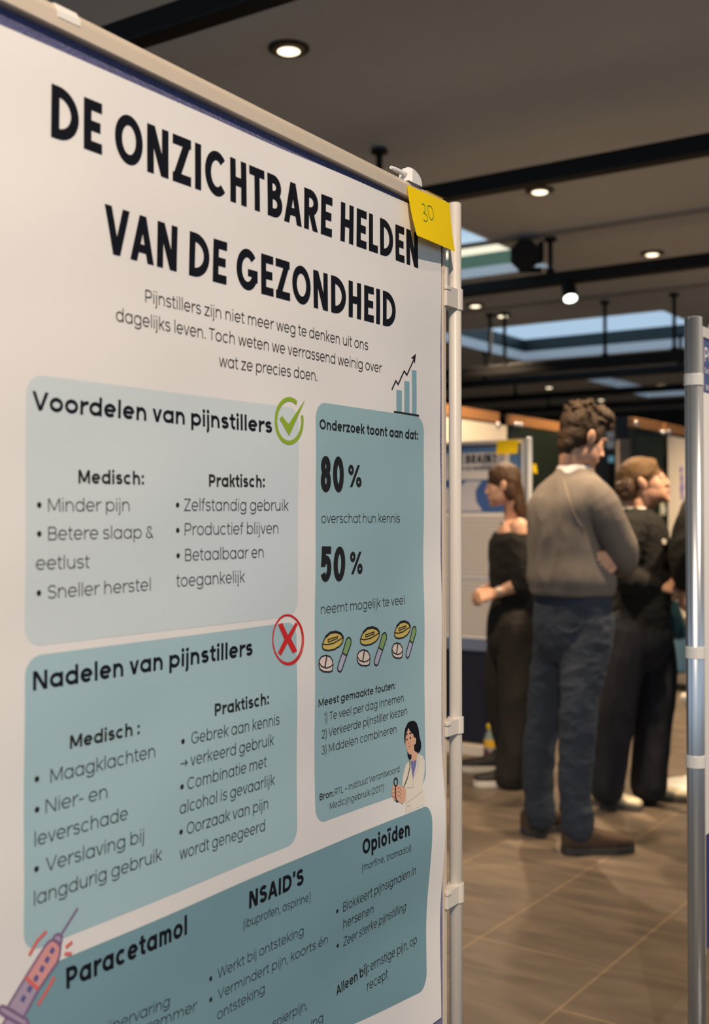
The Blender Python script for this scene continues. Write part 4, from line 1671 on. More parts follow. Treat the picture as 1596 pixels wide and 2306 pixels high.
box(bm, PB(0.115, zr + 0.002, -0.006), DV * 0.03, NV * 0.014, (0, 0, 0.018))
bevel_all(bm, 0.004, 2)
obj('clip', bm, m_clip, rb)

shR = Sheet(PB(0.042, at(1590, 1868, 2.53).z, 0.0045), DV, lambda u, v: 0.0015 + 0.001 * math.sin(8 * u + 5 * v))
hR = at(1580, 748, 2.48).z - shR.o.z
pR = tagged('research_poster', shR.P(0.42, 0), 'white poster with a navy header hung on the right edge board', 'poster')
bm = bmesh.new()
g = [[bm.verts.new(shR.P(0.841 * i / 30, hR * j / 40)) for i in range(31)] for j in range(41)]
for j in range(40):
    for i in range(30):
        bm.faces.new((g[j][i], g[j][i + 1], g[j + 1][i + 1], g[j + 1][i]))
obj('sheet', bm, m_white, pR, smooth=True)
m_hdr = mat('print_header_navy', (0.075, 0.095, 0.24), 0.5)
vh = at(1580, 882, 2.48).z - shR.o.z
bm = flat_polys(shR, [[(0.0005, vh), (0.8405, vh), (0.8405, hR - 0.0005), (0.0005, hR - 0.0005)]], 0.0004, 0, 0.03)
obj('header_band', bm, m_hdr, pR)
for s_, u_, v_, w_, h_ in (('Pa', 0.014, 0.062, 0.052, 0.032), ('Son', 0.014, 0.086, 0.032, 0.012), ('Wat', 0.020, 0.122, 0.030, 0.012)):
    bm = bmesh.new()
    write(shR, bm, s_, (u_, hR - v_), (u_ + w_, hR - v_), h_, 0.10, 0.0009)
    obj('lettering', bm, m_white, pR)

# ---------------- the board with the poster about the brain
m_midpost = mat('satin_silver_post', (0.60, 0.63, 0.64), 0.45, metal=0.15)
pm_ = at(1191, 1163, 6.35)
PM = panel_P(pm_, NV)
zt = at(1191, 985, 6.35).z
mb = tagged('display_board', PM(-0.5, 0, 0), 'far display board with two slim silver posts behind the long haired woman', 'display board', 'poster display boards')
for u in (0.0, -0.97):
    bm = bmesh.new()
    lathe(bm, PM(u, 0.02, 0), (0, 0, 1), [(0, 0.017), (zt - 0.022, 0.017), (zt - 0.02, 0.014)], 24)
    obj('pole', bm, m_midpost, mb, smooth=False)
    bm = bmesh.new()
    cbox(bm, PM(u, 0.014, 0), NV * 0.06, DV * 0.44, (0, 0, 0.028))
    bevel_all(bm, 0.008, 2)
    obj('foot', bm, m_clamp, mb)
bm = bmesh.new()
box(bm, PM(-0.95, zt - 0.03, -0.012), NV * 0.925, DV * -0.022, (0, 0, 0.022))
obj('top_rail', bm, m_clamp, mb)
bm = bmesh.new()
for u in (-0.95, -0.042):
    box(bm, PM(u, 0.09, -0.010), NV * 0.018, DV * -0.020, (0, 0, zt - 0.03 - 0.09))
    obj('side_rail', bm, m_midpost, mb)
    bm = bmesh.new()
bm.free()
bm = bmesh.new()
box(bm, PM(-0.932, 0.10, -0.012), NV * 0.89, DV * -0.012, (0, 0, zt - 0.03 - 0.10))
obj('felt_panel', bm, mat('dark_navy_felt', (0.006, 0.009, 0.026), 0.95), mb)
bm = bmesh.new()
box(bm, PM(-0.95, 0.03, -0.03), NV * 0.925, DV * -0.03, (0, 0, 0.055))
obj('base_rail', bm, m_clamp, mb)

shm = Sheet(PM(-0.045 - 0.841, at(1160, 1467, 6.5).z, 0.004), NV)
xy = lambda x, y: shm.uv(x, y)
HM = xy(1160, 1004)[1]
pM = tagged('brain_poster', shm.P(0.42, 0), 'blue and white poster about the brain on the far board behind the long haired woman', 'poster')
bm = flat_polys(shm, [[(0, 0), (0.841, 0), (0.841, HM), (0, HM)]], 0.0)
obj('sheet', bm, m_white, pM)
v1, v2, v3, v4 = xy(1100, 1018)[1], xy(1100, 1079)[1], xy(1100, 1081)[1], xy(1100, 1154)[1]
bm = flat_polys(shm, [[(0.001, v4), (0.840, v4), (0.840, HM - 0.001), (0.001, HM - 0.001)]], 0.0006)
obj('blue_field', bm, m_blue2, pM)
bm = flat_polys(shm, [rrect(0.05, xy(1147, 1040)[0], v2, v1, 0.02)], 0.0012)
obj('title_card', bm, m_white, pM)
bm = flat_polys(shm, [[(0.004, v4 + 0.006), (0.836, v4 + 0.006), (0.836, v3), (0.004, v3)]], 0.0012)
obj('picture', bm, m_blue, pM)
uc, vc = xy(1072, 1117)
bm = flat_polys(shm, [[(uc + 0.02 - 0.33, v4 + 0.008), (uc + 0.04, v4 + 0.008), (uc + 0.0, vc - 0.03), (uc - 0.005, vc + 0.03), (uc + 0.035, v3 - 0.004), (uc - 0.06, v3 - 0.004), (uc - 0.11, v3 - 0.035), (uc - 0.33, v3 - 0.05)]], 0.0018, 0, 0.05)
obj('brain_shape', bm, m_pale, pM)
bm = bmesh.new()
u0, u1 = xy(1034, 1043)[0], xy(1118, 1043)[0]
v = xy(1090, 1043)[1]
write(shm, bm, 'E BRAIN?', (u0, v), (u1, v), xy(1090, 1023)[1] - v, 0.15, 0.002)
u0, u1, v = xy(1034, 1058)[0], xy(1110, 1058)[0], xy(1090, 1058)[1]
write(shm, bm, 'OP DE HERSENEN', (u0, v), (u1, v), xy(1090, 1050)[1] - v, 0.13, 0.002)
obj('title', bm, m_ink2, pM)
bm = bmesh.new()
random.seed(4)
yy = 1168
while yy < 1436:
    if not (1296 < yy < 1312):
        a, b = xy(1036, yy)[0] - 0.45, xy(1160, yy)[0] - random.uniform(0, 0.1)
        vv = xy(1100, yy)[1]
        flat_polys(shm, [[(a, vv - 0.0035), (b, vv - 0.0035), (b, vv + 0.0035), (a, vv + 0.0035)]], 0.0006, 0, None, bm)
    yy += 9
o = obj('text_lines', bm, m_txt, pM)
bm = bmesh.new()
for y in (1304, 1441):
    vv = xy(1100, y)[1]
    flat_polys(shm, [[(0.002, vv - 0.003), (0.839, vv - 0.003), (0.839, vv + 0.003), (0.002, vv + 0.003)]], 0.0012, 0, None, bm)
    obj('blue_rule', bm, m_blue2, pM)
    bm = bmesh.new()
bm.free()
vb = xy(1100, 1443)[1]
bm = flat_polys(shm, [[(0.001, 0.001), (0.84, 0.001), (0.84, vb), (0.001, vb)]], 0.0007)
obj('footer_band', bm, m_slate, pM)


def small_note(px0, py0, px1, py1, depth, label, U, name='paper_note'):
    a = at((px0 + px1) / 2, py1, depth)
    s_ = Sheet(Vector((a.x, a.y, a.z)), U)
    (ua, va), (ub, vb) = s_.uv(px0, py0), s_.uv(px1, py1)
    bm = bmesh.new()
    n = 6
    g = [[bm.verts.new(s_.P(ua + (ub - ua) * i / n, va + (vb - va) * j / n, 0.012 * (j / n) ** 2)) for i in range(n + 1)] for j in range(n + 1)]
    for j in range(n):
        for i in range(n):
            bm.faces.new((g[j][i], g[j + 1][i], g[j + 1][i + 1], g[j][i + 1]))
    o = obj(name, bm, m_note, None, s_.P((ua + ub) / 2, vb, 0), smooth=True)
    tag(o, label, 'paper note')
    return o


small_note(1119, 992, 1166, 1021, at(1145, 1000, 6.39).y, 'blank yellow paper note on the corner of the far brain board', NV)

# ---------------- mobile green boards with wooden edges
m_gboard = mat('chalkboard_green', (0.011, 0.019, 0.012), 0.5, var=0.2, var_scale=4)
m_wood = mat('beech_wood', (0.42, 0.20, 0.075), 0.45, var=0.25, var_scale=6, stretch=(1, 1, 14))
m_chrome = mat('chrome', (0.85, 0.86, 0.9), 0.16, metal=1.0)


def partition(n, d0, d1, label, clips):
    e = tagged('partition_board', B(n, (d0 + d1) / 2, 0), label, 'partition board', 'green partition boards with wooden edges')
    z0, z1 = 0.47, 2.13
    bm = bmesh.new()
    box(bm, B(n - 0.02, d0 + 0.02, z0 + 0.06), NV * 0.03, DV * (d1 - d0 - 0.04), (0, 0, z1 - z0 - 0.13))
    obj('green_panel', bm, m_gboard, e)
    for za, zb in ((z1 - 0.075, z1), (z0, z0 + 0.065)):
        bm = bmesh.new()
        box(bm, B(n - 0.025, d0, za), NV * 0.04, DV * (d1 - d0), (0, 0, zb - za))
        bevel_all(bm, 0.004, 2)
        obj('wooden_edge', bm, m_wood, e)
    for d in (d0 + 0.05, d1 - 0.05):
        bm = bmesh.new()
        cbox(bm, B(n - 0.005, d, 0.03 + (z0 - 0.03) / 2), NV * 0.03, DV * 0.03, (0, 0, z0 - 0.03))
        cbox(bm, B(n - 0.005, d, 0.03), NV * 0.45, DV * 0.035, (0, 0, 0.035))
        obj('leg', bm, m_black, e)
    for d, z in clips:
        bm = bmesh.new()
        lathe(bm, B(n + 0.012, d, z), NV, [(0, 0.022), (0.012, 0.022), (0.022, 0.018), (0.028, 0.008)], 16)
        obj('knob', bm, m_chrome, e, smooth=True)
    return e


partition(-3.86, 6.05, 7.44, 'left partition board with wooden edge, behind the top of the brain board', [(7.40, 2.04)])
partition(-3.86, 7.62, 8.52, 'dark green partition board with wooden edge, left of the head of the man', [(7.68, 2.06), (7.76, 2.06), (8.46, 2.03), (7.66, 1.92)])
partition(-3.20, 8.33, 9.00, 'narrow dark green partition board above the head of the laughing woman', [(8.38, 2.08), (8.96, 2.05)])
partition(-3.20, 9.03, 10.6, 'rightmost partition board, covered by white paper beside the aluminium post', [(9.10, 2.06)])


def hung_sheet(name, n, d0, d1, z0, z1, m, label, cat='poster'):
    bm = bmesh.new()
    k = 10
    g = [[bm.verts.new(B(n + 0.004 + 0.004 * math.sin(3 * i / k + 2 * j / k), d0 + (d1 - d0) * i / k, z0 + (z1 - z0) * j / k)) for i in range(k + 1)] for j in range(k + 1)]
    for j in range(k):
        for i in range(k):
            bm.faces.new((g[j][i], g[j][i + 1], g[j + 1][i + 1], g[j + 1][i]))
    e = tagged(name, B(n, (d0 + d1) / 2, z0), label, cat)
    obj('sheet', bm, m, e, smooth=True)
    return e


m_cream = mat('cream_paper', (0.74, 0.66, 0.53), 0.6)
e = hung_sheet('blank_poster', -3.838, 6.2, 7.54, 1.0, 2.04, m_cream, 'cream poster on the left partition board, above the brain board')
e = hung_sheet('white_poster', -3.178, 9.05, 10.5, 0.54, 2.03, m_cream, 'tall white poster with a small violet figure on the rightmost partition board')
bm = bmesh.new()
for k, (dd, z, r_, ) in enumerate(((9.36, 1.77, 0.03), (9.37, 1.70, 0.034), (9.375, 1.62, 0.045), (9.38, 1.55, 0.03))):
    lathe(bm, B(-3.166, dd, z), NV, [(0, r_), (0.002, r_ * 0.98)], 16)
obj('figure', bm, mat('print_violet_blue', (0.25, 0.20, 0.55), 0.5), e)
s_ = small_note(1198, 1028, 1206, 1066, 8.79, 'narrow orange yellow paper note just right of the silver posts of the brain board', DV)
# leaflet on the narrow board
lf = hung_sheet('leaflet', -3.178, 8.86, 8.99, 1.39, 1.52, mat('green_white_leaflet', (0.55, 0.60, 0.38), 0.5), 'small pale green leaflet beside the neck of the laughing woman', 'leaflet')
bm = bmesh.new()
box(bm, B(-3.166, 8.88, 1.41), DV * 0.09, NV * 0.001, (0, 0, 0.05))
obj('printed_field', bm, m_white, lf)

# ---------------- column, cabinet and blind seen between the heads
m_tan = mat('tan_column_paint', (0.30, 0.245, 0.20), 0.6)
p0, p1 = at(1394, 1163, 11.2), at(1420, 1163, 11.2)
bm = bmesh.new()
box(bm, Vector((p0.x, p0.y, 0)), Vector((p1.x - p0.x, 0, 0)), Vector((0, 0.12, 0)), (0, 0, at(1400, 990, 11.2).z))
bevel_all(bm, 0.006, 2)
o = obj('stand_column', bm, m_tan, None, Vector(((p0.x + p1.x) / 2, p0.y, 0)))
tag(o, 'tan upright column between the two standing heads', 'column')
bm = bmesh.new()
box(bm, Vector((p0.x + 0.02, p0.y + 0.2, 0)), Vector((0.14, 0, 0)), Vector((0, 0.1, 0)), (0, 0, at(1400, 938, 11.4).z))
o = obj('dark_pillar', bm, mat('dark_blue_paint', (0.010, 0.013, 0.020), 0.5), None, Vector((p0.x + 0.09, p0.y + 0.25, 0)))
tag(o, 'dark blue pillar rising behind the tan column', 'pillar')
p0, p1 = at(1325, 1163, 11.6), at(1393, 1163, 11.6)
zc0, zc1 = 0.0, at(1360, 1012, 11.6).z
cab = tagged('tall_cabinet', Vector(((p0.x + p1.x) / 2, p0.y, 0)), 'dark blue grey tall cabinet with a small cyan screen behind the face of the man', 'cabinet')
bm = bmesh.new()
box(bm, Vector((p0.x, p0.y, 0)), Vector((p1.x - p0.x, 0, 0)), Vector((0, 0.4, 0)), (0, 0, zc1))
bevel_all(bm, 0.01, 2)
obj('body', bm, mat('blue_grey_cabinet', (0.018, 0.024, 0.036), 0.45), cab)
a, b = at(1370, 1041, 11.58), at(1393, 1027, 11.58)
bm = bmesh.new()
box(bm, Vector((a.x, a.y, a.z)), Vector((b.x - a.x, 0, 0)), Vector((0, 0.018, 0)), (0, 0, b.z - a.z))
obj('screen', bm, mat('cyan_screen', (0.05, 0.12, 0.16), 0.3, emit=((0.25, 0.55, 0.70), 0.30)), cab)
bm = bmesh.new()
a, b = at(1373, 1300, 11.58), at(1392, 1046, 11.58)
box(bm, Vector((a.x, a.y, a.z)), Vector((b.x - a.x, 0, 0)), Vector((0, 0.018, 0)), (0, 0, b.z - a.z))
obj('door_panel', bm, m_black, cab)
p0, p1 = at(1366, 1163, 12.4), at(1396, 1163, 12.4)
bl = tagged('roller_blind', Vector(((p0.x + p1.x) / 2, p0.y, at(1380, 1009, 12.4).z)), 'white blind with brown band above the tall cabinet, right of the face of the man', 'blind')
for ya, yb, m in ((956, 965, m_white), (965, 972, m_wood), (972, 985, m_white), (985, 992, mat('blind_grey', (0.40, 0.36, 0.32), 0.6)), (992, 1009, m_white)):
    z1, z0 = at(1380, ya, 12.4).z, at(1380, yb, 12.4).z
    bm = bmesh.new()
    box(bm, Vector((p0.x, p0.y, z0)), Vector((p1.x - p0.x, 0, 0)), Vector((0, 0.02, 0)), (0, 0, z1 - z0 - 0.002))
    obj('slat', bm, m, bl)

# ---------------- lamp drum and small spotlight on the third rail
pc = at(1182, 573, 8.2)
ax = (Vector((-0.15, -0.9, -0.35))).normalized()
sl = tagged('stage_lamp', pc, 'black octagonal stage lamp on top of the ceiling rail, beside the first skylight', 'lamp')
bm = bmesh.new()
lathe(bm, pc + ax * 0.09, -ax, [(0, 0.085), (0, 0.108), (0.10, 0.110), (0.16, 0.085), (0.20, 0.05)], 8, 0, (0.38, 0, 0.92))
obj('housing', bm, m_black, sl)
bm = bmesh.new()
lathe(bm, pc + ax * 0.085, ax, [(-0.004, 0.086), (0.001, 0.086)], 24)
obj('front_glass', bm, mat('dark_lens', (0.01, 0.01, 0.012), 0.2), sl)
bm = bmesh.new()
cbox(bm, pc + Vector((0.115, 0.03, 0.02)), Vector((0.03, 0, 0)), Vector((0, 0.1, 0)), (0, 0, 0.14))
cbox(bm, pc + Vector((0.04, 0.03, -0.105)), Vector((0.16, 0, 0)), Vector((0, 0.05, 0)), (0, 0, 0.03))
obj('bracket', bm, m_black, sl)
ps = at(1284, 672, 8.0)
ax = Vector((0.03, -0.48, -0.88)).normalized()
so = tagged('track_spotlight', ps, 'small black spotlight shining under the ceiling rail', 'spotlight')
bm = bmesh.new()
lathe(bm, ps, -ax, [(0, 0.046), (0.0, 0.050), (0.11, 0.050), (0.135, 0.036)], 24)
obj('housing', bm, m_black, so, smooth=False)
bm = bmesh.new()
lathe(bm, ps, ax, [(-0.006, 0.046), (0.002, 0.045), (0.006, 0.03)], 24)
obj('lens', bm, mat('spot_lens', (1, 1, 1), 0.4, emit=((1.0, 0.97, 0.85), 5.0)), so)
bm = bmesh.new()
c_ = ps - ax * 0.09
tube(bm, [c_, c_ + Vector((-0.01, 0.02, 0.05)), Vector((c_.x - 0.01, c_.y + 0.03, RZ - 0.03))], 0.02, 12)
obj('mount', bm, m_black, so)

# ---------------- small things on the floor
pb = atz(1102, 1727, 0)
bo = tagged('juice_bottle', pb, 'plastic juice bottle with yellow cap standing on the floor by the long haired woman', 'bottle')
k = 0.23 / 0.24
bm = bmesh.new()
lathe(bm, pb, (0, 0, 1), [(0, 0.02), (0.003, 0.030), (0.03, 0.032), (0.075, 0.0315), (0.08, 0.030), (0.145, 0.031), (0.17, 0.026), (0.195, 0.015), (0.205, 0.013), (0.215, 0.013)], 24)
obj('body', bm, mat('bottle_plastic', (0.20, 0.25, 0.23), 0.15, spec=0.6), bo, smooth=True)
bm = bmesh.new()
lathe(bm, pb, (0, 0, 1), [(0.004, 0.0312), (0.03, 0.0330), (0.072, 0.0327), (0.100, 0.0318)], 24)
obj('juice', bm, mat('red_brown_juice', (0.06, 0.014, 0.012), 0.3), bo, smooth=True)
bm = bmesh.new()
lathe(bm, pb, (0, 0, 1), [(0.112, 0.0318), (0.152, 0.0318)], 24)
obj('label_band', bm, mat('yellow_label', (0.70, 0.40, 0.02), 0.5), bo)
bm = bmesh.new()
lathe(bm, pb, (0, 0, 1), [(0.210, 0.0165), (0.232, 0.0165), (0.234, 0.014)], 20)
obj('cap', bm, mat('yellow_cap', (0.72, 0.55, 0.02), 0.4), bo)

pt = Vector((at(1563, 1163, 5.93).x, 5.93, 0))
st = tagged('pedestal_stool', pt, 'white round pedestal base standing on the floor behind the right aluminium post', 'stool')
m_lac = mat('white_lacquer', (0.80, 0.78, 0.72), 0.3)
bm = bmesh.new()
lathe(bm, pt, (0, 0, 1), [(0, 0.165), (0.008, 0.168), (0.016, 0.160), (0.03, 0.09), (0.06, 0.035)], 40)
obj('base', bm, m_lac, st, smooth=True)
bm = bmesh.new()
lathe(bm, pt, (0, 0, 1), [(0.05, 0.03), (0.40, 0.026)], 24)
obj('column', bm, m_lac, st)
bm = bmesh.new()
lathe(bm, pt, (0, 0, 1), [(0.39, 0.03), (0.41, 0.06), (0.45, 0.075), (0.47, 0.07)], 32)
obj('seat', bm, m_lac, st, smooth=True)

ps2 = Vector((at(1548, 1163, 10.2).x, 10.2, 0))
bx = tagged('storage_crate', ps2, 'pale blue crate standing under the rightmost partition board', 'crate')
bm = bmesh.new()
z1, z0 = at(1540, 1408, 10.2).z, 0.0
cbox(bm, ps2 + Vector((0, 0.2, z1 / 2)), Vector((0.42, 0, 0)), Vector((0, 0.3, 0)), (0, 0, z1))
bevel_all(bm, 0.02, 3)
obj('body', bm, mat('pale_blue_plastic', (0.22, 0.42, 0.52), 0.45), bx)
bm = bmesh.new()
cbox(bm, ps2 + Vector((0, 0.2, z1 + 0.012)), Vector((0.45, 0, 0)), Vector((0, 0.33, 0)), (0, 0, 0.022))
bevel_all(bm, 0.008, 2)
obj('lid', bm, mat('pale_blue_plastic', (0.22, 0.42, 0.52), 0.45), bx)

# ================================================================== PEOPLE
def icos(bm, c, r, rot=None, sub=2):
    """ellipsoid; r = 3 radii, rot = 3x3 of column axes"""
    m = Matrix.Diagonal((*r, 1))
    if rot is not None:
        m = rot.to_4x4() @ m
    m = Matrix.Translation(c) @ m
    bmesh.ops.create_icosphere(bm, subdivisions=sub, radius=1.0, matrix=m)


def crom(rows, n):
    """Catmull-Rom through rows of numbers"""
    if len(rows) < 3 or n < 2:
        return rows
    R2 = [rows[0]] + list(rows) + [rows[-1]]
    out = []
    for i in range(1, len(R2) - 2):
        for k in range(n):
            t = k / n
            out.append([0.5 * (2 * b + (c - a) * t + (2 * a - 5 * b + 4 * c - d) * t * t + (3 * b - a - 3 * c + d) * t ** 3)
                        for a, b, c, d in zip(R2[i - 1], R2[i], R2[i + 1], R2[i + 2])])
    return out + [list(rows[-1])]


def limb(bm, pts, rad, seg=16):
    rows = crom([[*Vector(p), r] for p, r in zip(pts, rad)], 4 if max(rad) > 0.02 else 1)
    pts = [Vector(r[:3]) for r in rows]
    rad = [max(0.001, r[3]) for r in rows]
    tube(bm, pts, list(rad), seg)
    for p, r in zip(pts, rad):
        icos(bm, p, (r * 0.99,) * 3, None, 2)


def loft(bm, rings, seg=24, sq=2.3):
    """rings: (centre, a-vector, b-vector) closed super-ellipses"""
    rr = []
    rows = crom([[*Vector(c), *Vector(a), *Vector(b)] for c, a, b in rings], 4)
    rings = [(r[:3], r[3:6], r[6:9]) for r in rows]
    for c, a, b in rings:
        ring = []
        for k in range(seg):
            t = 2 * PI * k / seg
            ct, st_ = math.cos(t), math.sin(t)
            x = math.copysign(abs(ct) ** (2 / sq), ct)
            y = math.copysign(abs(st_) ** (2 / sq), st_)
            ring.append(bm.verts.new(Vector(c) + Vector(a) * x + Vector(b) * y))
        rr.append(ring)
    fs = []
    for A, Bq in zip(rr, rr[1:]):
        for k in range(seg):
            fs.append(bm.faces.new((A[k], A[(k + 1) % seg], Bq[(k + 1) % seg], Bq[k])))
    fs.append(bm.faces.new(rr[0][::-1]))
    fs.append(bm.faces.new(rr[-1]))
    bmesh.ops.recalc_face_normals(bm, faces=fs)


def skin_over(name, bm, voxel, m, parent, smooth=4, wrinkle=None, label=None):
    """fuse the overlapping volumes into one continuous surface"""
    me = bpy.data.meshes.new('tmp')
    bm.to_mesh(me)
    bm.free()
    o = bpy.data.objects.new('tmp', me)
    COL.objects.link(o)
    md = o.modifiers.new('r', 'REMESH')
    md.mode = 'VOXEL'
    md.voxel_size = voxel
    md.use_smooth_shade = True
    if smooth:
        s_ = o.modifiers.new('s', 'SMOOTH')
        s_.factor = 0.5
        s_.iterations = smooth
    dg = bpy.context.evaluated_depsgraph_get()
    me2 = bpy.data.meshes.new_from_object(o.evaluated_get(dg))
    bpy.data.objects.remove(o)
    bpy.data.meshes.remove(me)
    b2 = bmesh.new()
    b2.from_mesh(me2)
    bpy.data.meshes.remove(me2)
    if wrinkle:
        b2.normal_update()
        amp, sc, st_ = wrinkle
        for v in b2.verts:
            q = Vector((v.co.x * sc * st_[0], v.co.y * sc * st_[1], v.co.z * sc * st_[2]))
            v.co += v.normal * amp * ((1.0 - 2.2 * abs(noise.noise(q))) * 0.7 + 0.30 * (1.0 - 2.2 * abs(noise.noise(q * 2.3 + Vector((5, 3, 1))))))
    return obj(name, b2, m, parent, smooth=True, label=label)


class Head:
    def __init__(s, c, f, scale=1.0, up=(0, 0, 1), roll=0.0):
        s.c = Vector(c)
        f = Vector(f).normalized()
        r = f.cross(Vector(up)).normalized()
        u = r.cross(f).normalized()
        s.rot = Matrix((r, f, u)).transposed()
        s.k = scale

    def P(s, x, y, z):
        return s.c + s.rot @ (Vector((x, y, z)) * s.k)

    def e(s, bm, c, r, sub=3, tilt=None):
        rot = s.rot
        if tilt is not None:
            rot = s.rot @ Matrix.Rotation(tilt, 3, 'X')
        icos(bm, s.P(*c), tuple(q * s.k for q in r), rot, sub)

    def flesh(s, bm, female=False):
        e = s.e
        e(bm, (0, -0.012, 0.030), (0.073, 0.093, 0.083))
        e(bm, (0, 0.030, -0.022), (0.062, 0.058, 0.080))
        e(bm, (0, 0.045, -0.070), (0.046, 0.045, 0.042))
        e(bm, (0, 0.074, -0.098), (0.020, 0.017, 0.017))
        for sx in (-1, 1):
            e(bm, (sx * 0.036, 0.044, -0.030), (0.026, 0.030, 0.040))
            e(bm, (sx * (0.034 if female else 0.037), 0.020, -0.060), (0.030, 0.056, 0.044), 3, 0.35)
            if not female:
                e(bm, (sx * 0.024, 0.079, 0.024), (0.026, 0.011, 0.008))
            e(bm, (sx * 0.077, -0.008, -0.006), (0.008, 0.019, 0.031), 3, 0.15)
            e(bm, (sx * 0.083, -0.014, 0.004), (0.006, 0.013, 0.022), 3, 0.15)
            e(bm, (sx * 0.010, 0.097, -0.034), (0.008, 0.010, 0.008))
        limb(bm, [s.P(0, 0.084, 0.016), s.P(0, 0.092, -0.008), s.P(0, 0.104 - (0.004 if female else 0), -0.027)], [0.008 * s.k, 0.0085 * s.k, (0.0095 if female else 0.0115) * s.k], 10)
        e(bm, (0, 0.088, -0.058), (0.020, 0.009, 0.006))
        e(bm, (0, 0.085, -0.070), (0.018, 0.010, 0.007))

    def face_parts(s, parent, lip=(0.45, 0.16, 0.13), brow=(0.05, 0.03, 0.018), closed=False):
        for sx in (-1, 1):
            bm = bmesh.new()
            s.e(bm, (sx * 0.031, 0.0725, 0.004), (0.0120, 0.0095, 0.0075), 2)
            obj('eye', bm, mat('eye_white', (0.40, 0.34, 0.30), 0.4), parent, smooth=True)
            bm = bmesh.new()
            s.e(bm, (sx * 0.032, 0.0805, 0.004), (0.0055, 0.0025, 0.0050), 2)
            obj('iris', bm, mat('iris_dark', (0.03, 0.02, 0.015), 0.2), parent, smooth=True)
            bm = bmesh.new()
            limb(bm, [s.P(sx * 0.014, 0.087, 0.026), s.P(sx * 0.030, 0.087, 0.031), s.P(sx * 0.048, 0.074, 0.026)], [0.003, 0.0036, 0.002], 8)
            obj('eyebrow', bm, mat('brow_%d' % int(brow[0] * 1000), brow, 0.8), parent, smooth=True)
        bm = bmesh.new()
        limb(bm, [s.P(-0.022, 0.086, -0.063), s.P(0, 0.0945, -0.0635), s.P(0.022, 0.086, -0.063)], [0.003, 0.0055, 0.003], 8)
        obj('lips', bm, mat('lip_skin', lip, 0.45), parent, smooth=True)


def hand(bm, wrist, d, nrm, side=1, curl=0.6, k=1.0, spread=0.10):
    """d: wrist -> knuckles, nrm: out of the back of the hand, side: +1 thumb towards d x nrm"""
    wrist, d, nrm = Vector(wrist), Vector(d).normalized(), Vector(nrm)
    nrm = (nrm - d * nrm.dot(d)).normalized()
    s_ = d.cross(nrm).normalized() * side
    L = 0.092 * k
    loft(bm, [(wrist - d * 0.02 * k, s_ * 0.026 * k, nrm * 0.019 * k), (wrist + d * 0.01 * k, s_ * 0.029 * k, nrm * 0.018 * k), (wrist + d * 0.05 * k, s_ * 0.039 * k, nrm * 0.015 * k), (wrist + d * L, s_ * 0.040 * k, nrm * 0.011 * k)], 18, 2.6)
    for i, (off, ln) in enumerate(((0.030, 0.076), (0.0102, 0.084), (-0.0102, 0.079), (-0.030, 0.062))):
        p = wrist + d * (L - 0.012 * k - abs(off) * 0.12) + s_ * off * k
        ang = spread * (off / 0.03)
        dd = (d + s_ * ang).normalized()
        pts = [p]
        th = 0.0
        for j, f in enumerate((0.46, 0.30, 0.24)):
            th += curl * (0.75 if j == 0 else 1.0)
            v = dd * math.cos(th) - nrm * math.sin(th)
            p = p + v * ln * f * k
            pts.append(p)
        limb(bm, pts, [0.0088 * k, 0.0082 * k, 0.0074 * k, 0.0062 * k], 10)
    p = wrist + d * 0.022 * k + s_ * 0.026 * k
    v1 = (d * 0.72 + s_ * 0.62 - nrm * 0.25 * curl).normalized()
    v2 = (d * 0.95 + s_ * 0.10 - nrm * 0.35 * curl).normalized()
    limb(bm, [p, p + v1 * 0.036 * k, p + v1 * 0.036 * k + v2 * 0.030 * k, p + v1 * 0.036 * k + v2 * 0.054 * k], [0.0145 * k, 0.0110 * k, 0.0096 * k, 0.0072 * k], 10)


def shoe(name, parent, heel, toe_dir, length, width, h, m_up, m_sole, ankle=0.10, sole_h=0.025, label=None):
    """heel: point on the floor under the back of the heel"""
    heel, t = Vector(heel), Vector(toe_dir).normalized()
    heel.z = 0
    s_ = t.cross(Vector((0, 0, 1)))
    L = length
    bm = bmesh.new()
    rr = []
    for x, w, hh in ((0.02, 0.60, 0.95), (0.10, 0.78, 1.0), (0.28, 0.82, 1.0), (0.42, 0.84, 0.88), (0.58, 0.95, 0.70), (0.75, 1.0, 0.54), (0.90, 0.85, 0.44), (0.985, 0.50, 0.30)):
        zt_ = sole_h + h * hh
        rr.append((heel + t * L * x + Vector((0, 0, (sole_h * 0.6 + zt_) / 2)), s_ * width / 2 * w, Vector((0, 0, (zt_ - sole_h * 0.6) / 2))))
    loft(bm, rr, 24, 2.6)
    limb(bm, [heel + t * L * 0.22 + Vector((0, 0, sole_h + h * 0.6)), heel + t * L * 0.20 + Vector((0, 0, ankle))], [width * 0.42, width * 0.40], 16)
    o = skin_over(name, bm, 0.006, m_up, parent, 3, (0.0015, 22, (1, 1, 1)), label)
    bm = bmesh.new()
    out = []
    for x, w in ((0.0, 0.30), (0.03, 0.62), (0.12, 0.84), (0.3, 0.84), (0.45, 0.86), (0.62, 1.0), (0.76, 1.05), (0.90, 0.90), (0.98, 0.55), (1.005, 0.2)):
        out.append((x, w))
    loop = [heel + t * L * x + s_ * width / 2 * w for x, w in out] + [heel + t * L * x - s_ * width / 2 * w for x, w in out[::-1]]
    prism(bm, loop, (0, 0, sole_h))
    bevel_all(bm, 0.004, 2, 50)
    obj('sole', bm, m_sole, o)
    return o


def onto(o, px, py, off=0.0, d0=3.0):
    """point where the sight line through a pixel meets an object"""
    base = base_of(o)
    c = Vector((0, 0, EYE)) - base
    r = ray(px, py).normalized()
    hit, loc, nrm, idx = o.ray_cast(c, r)
    return (loc + nrm * off + base) if hit else None


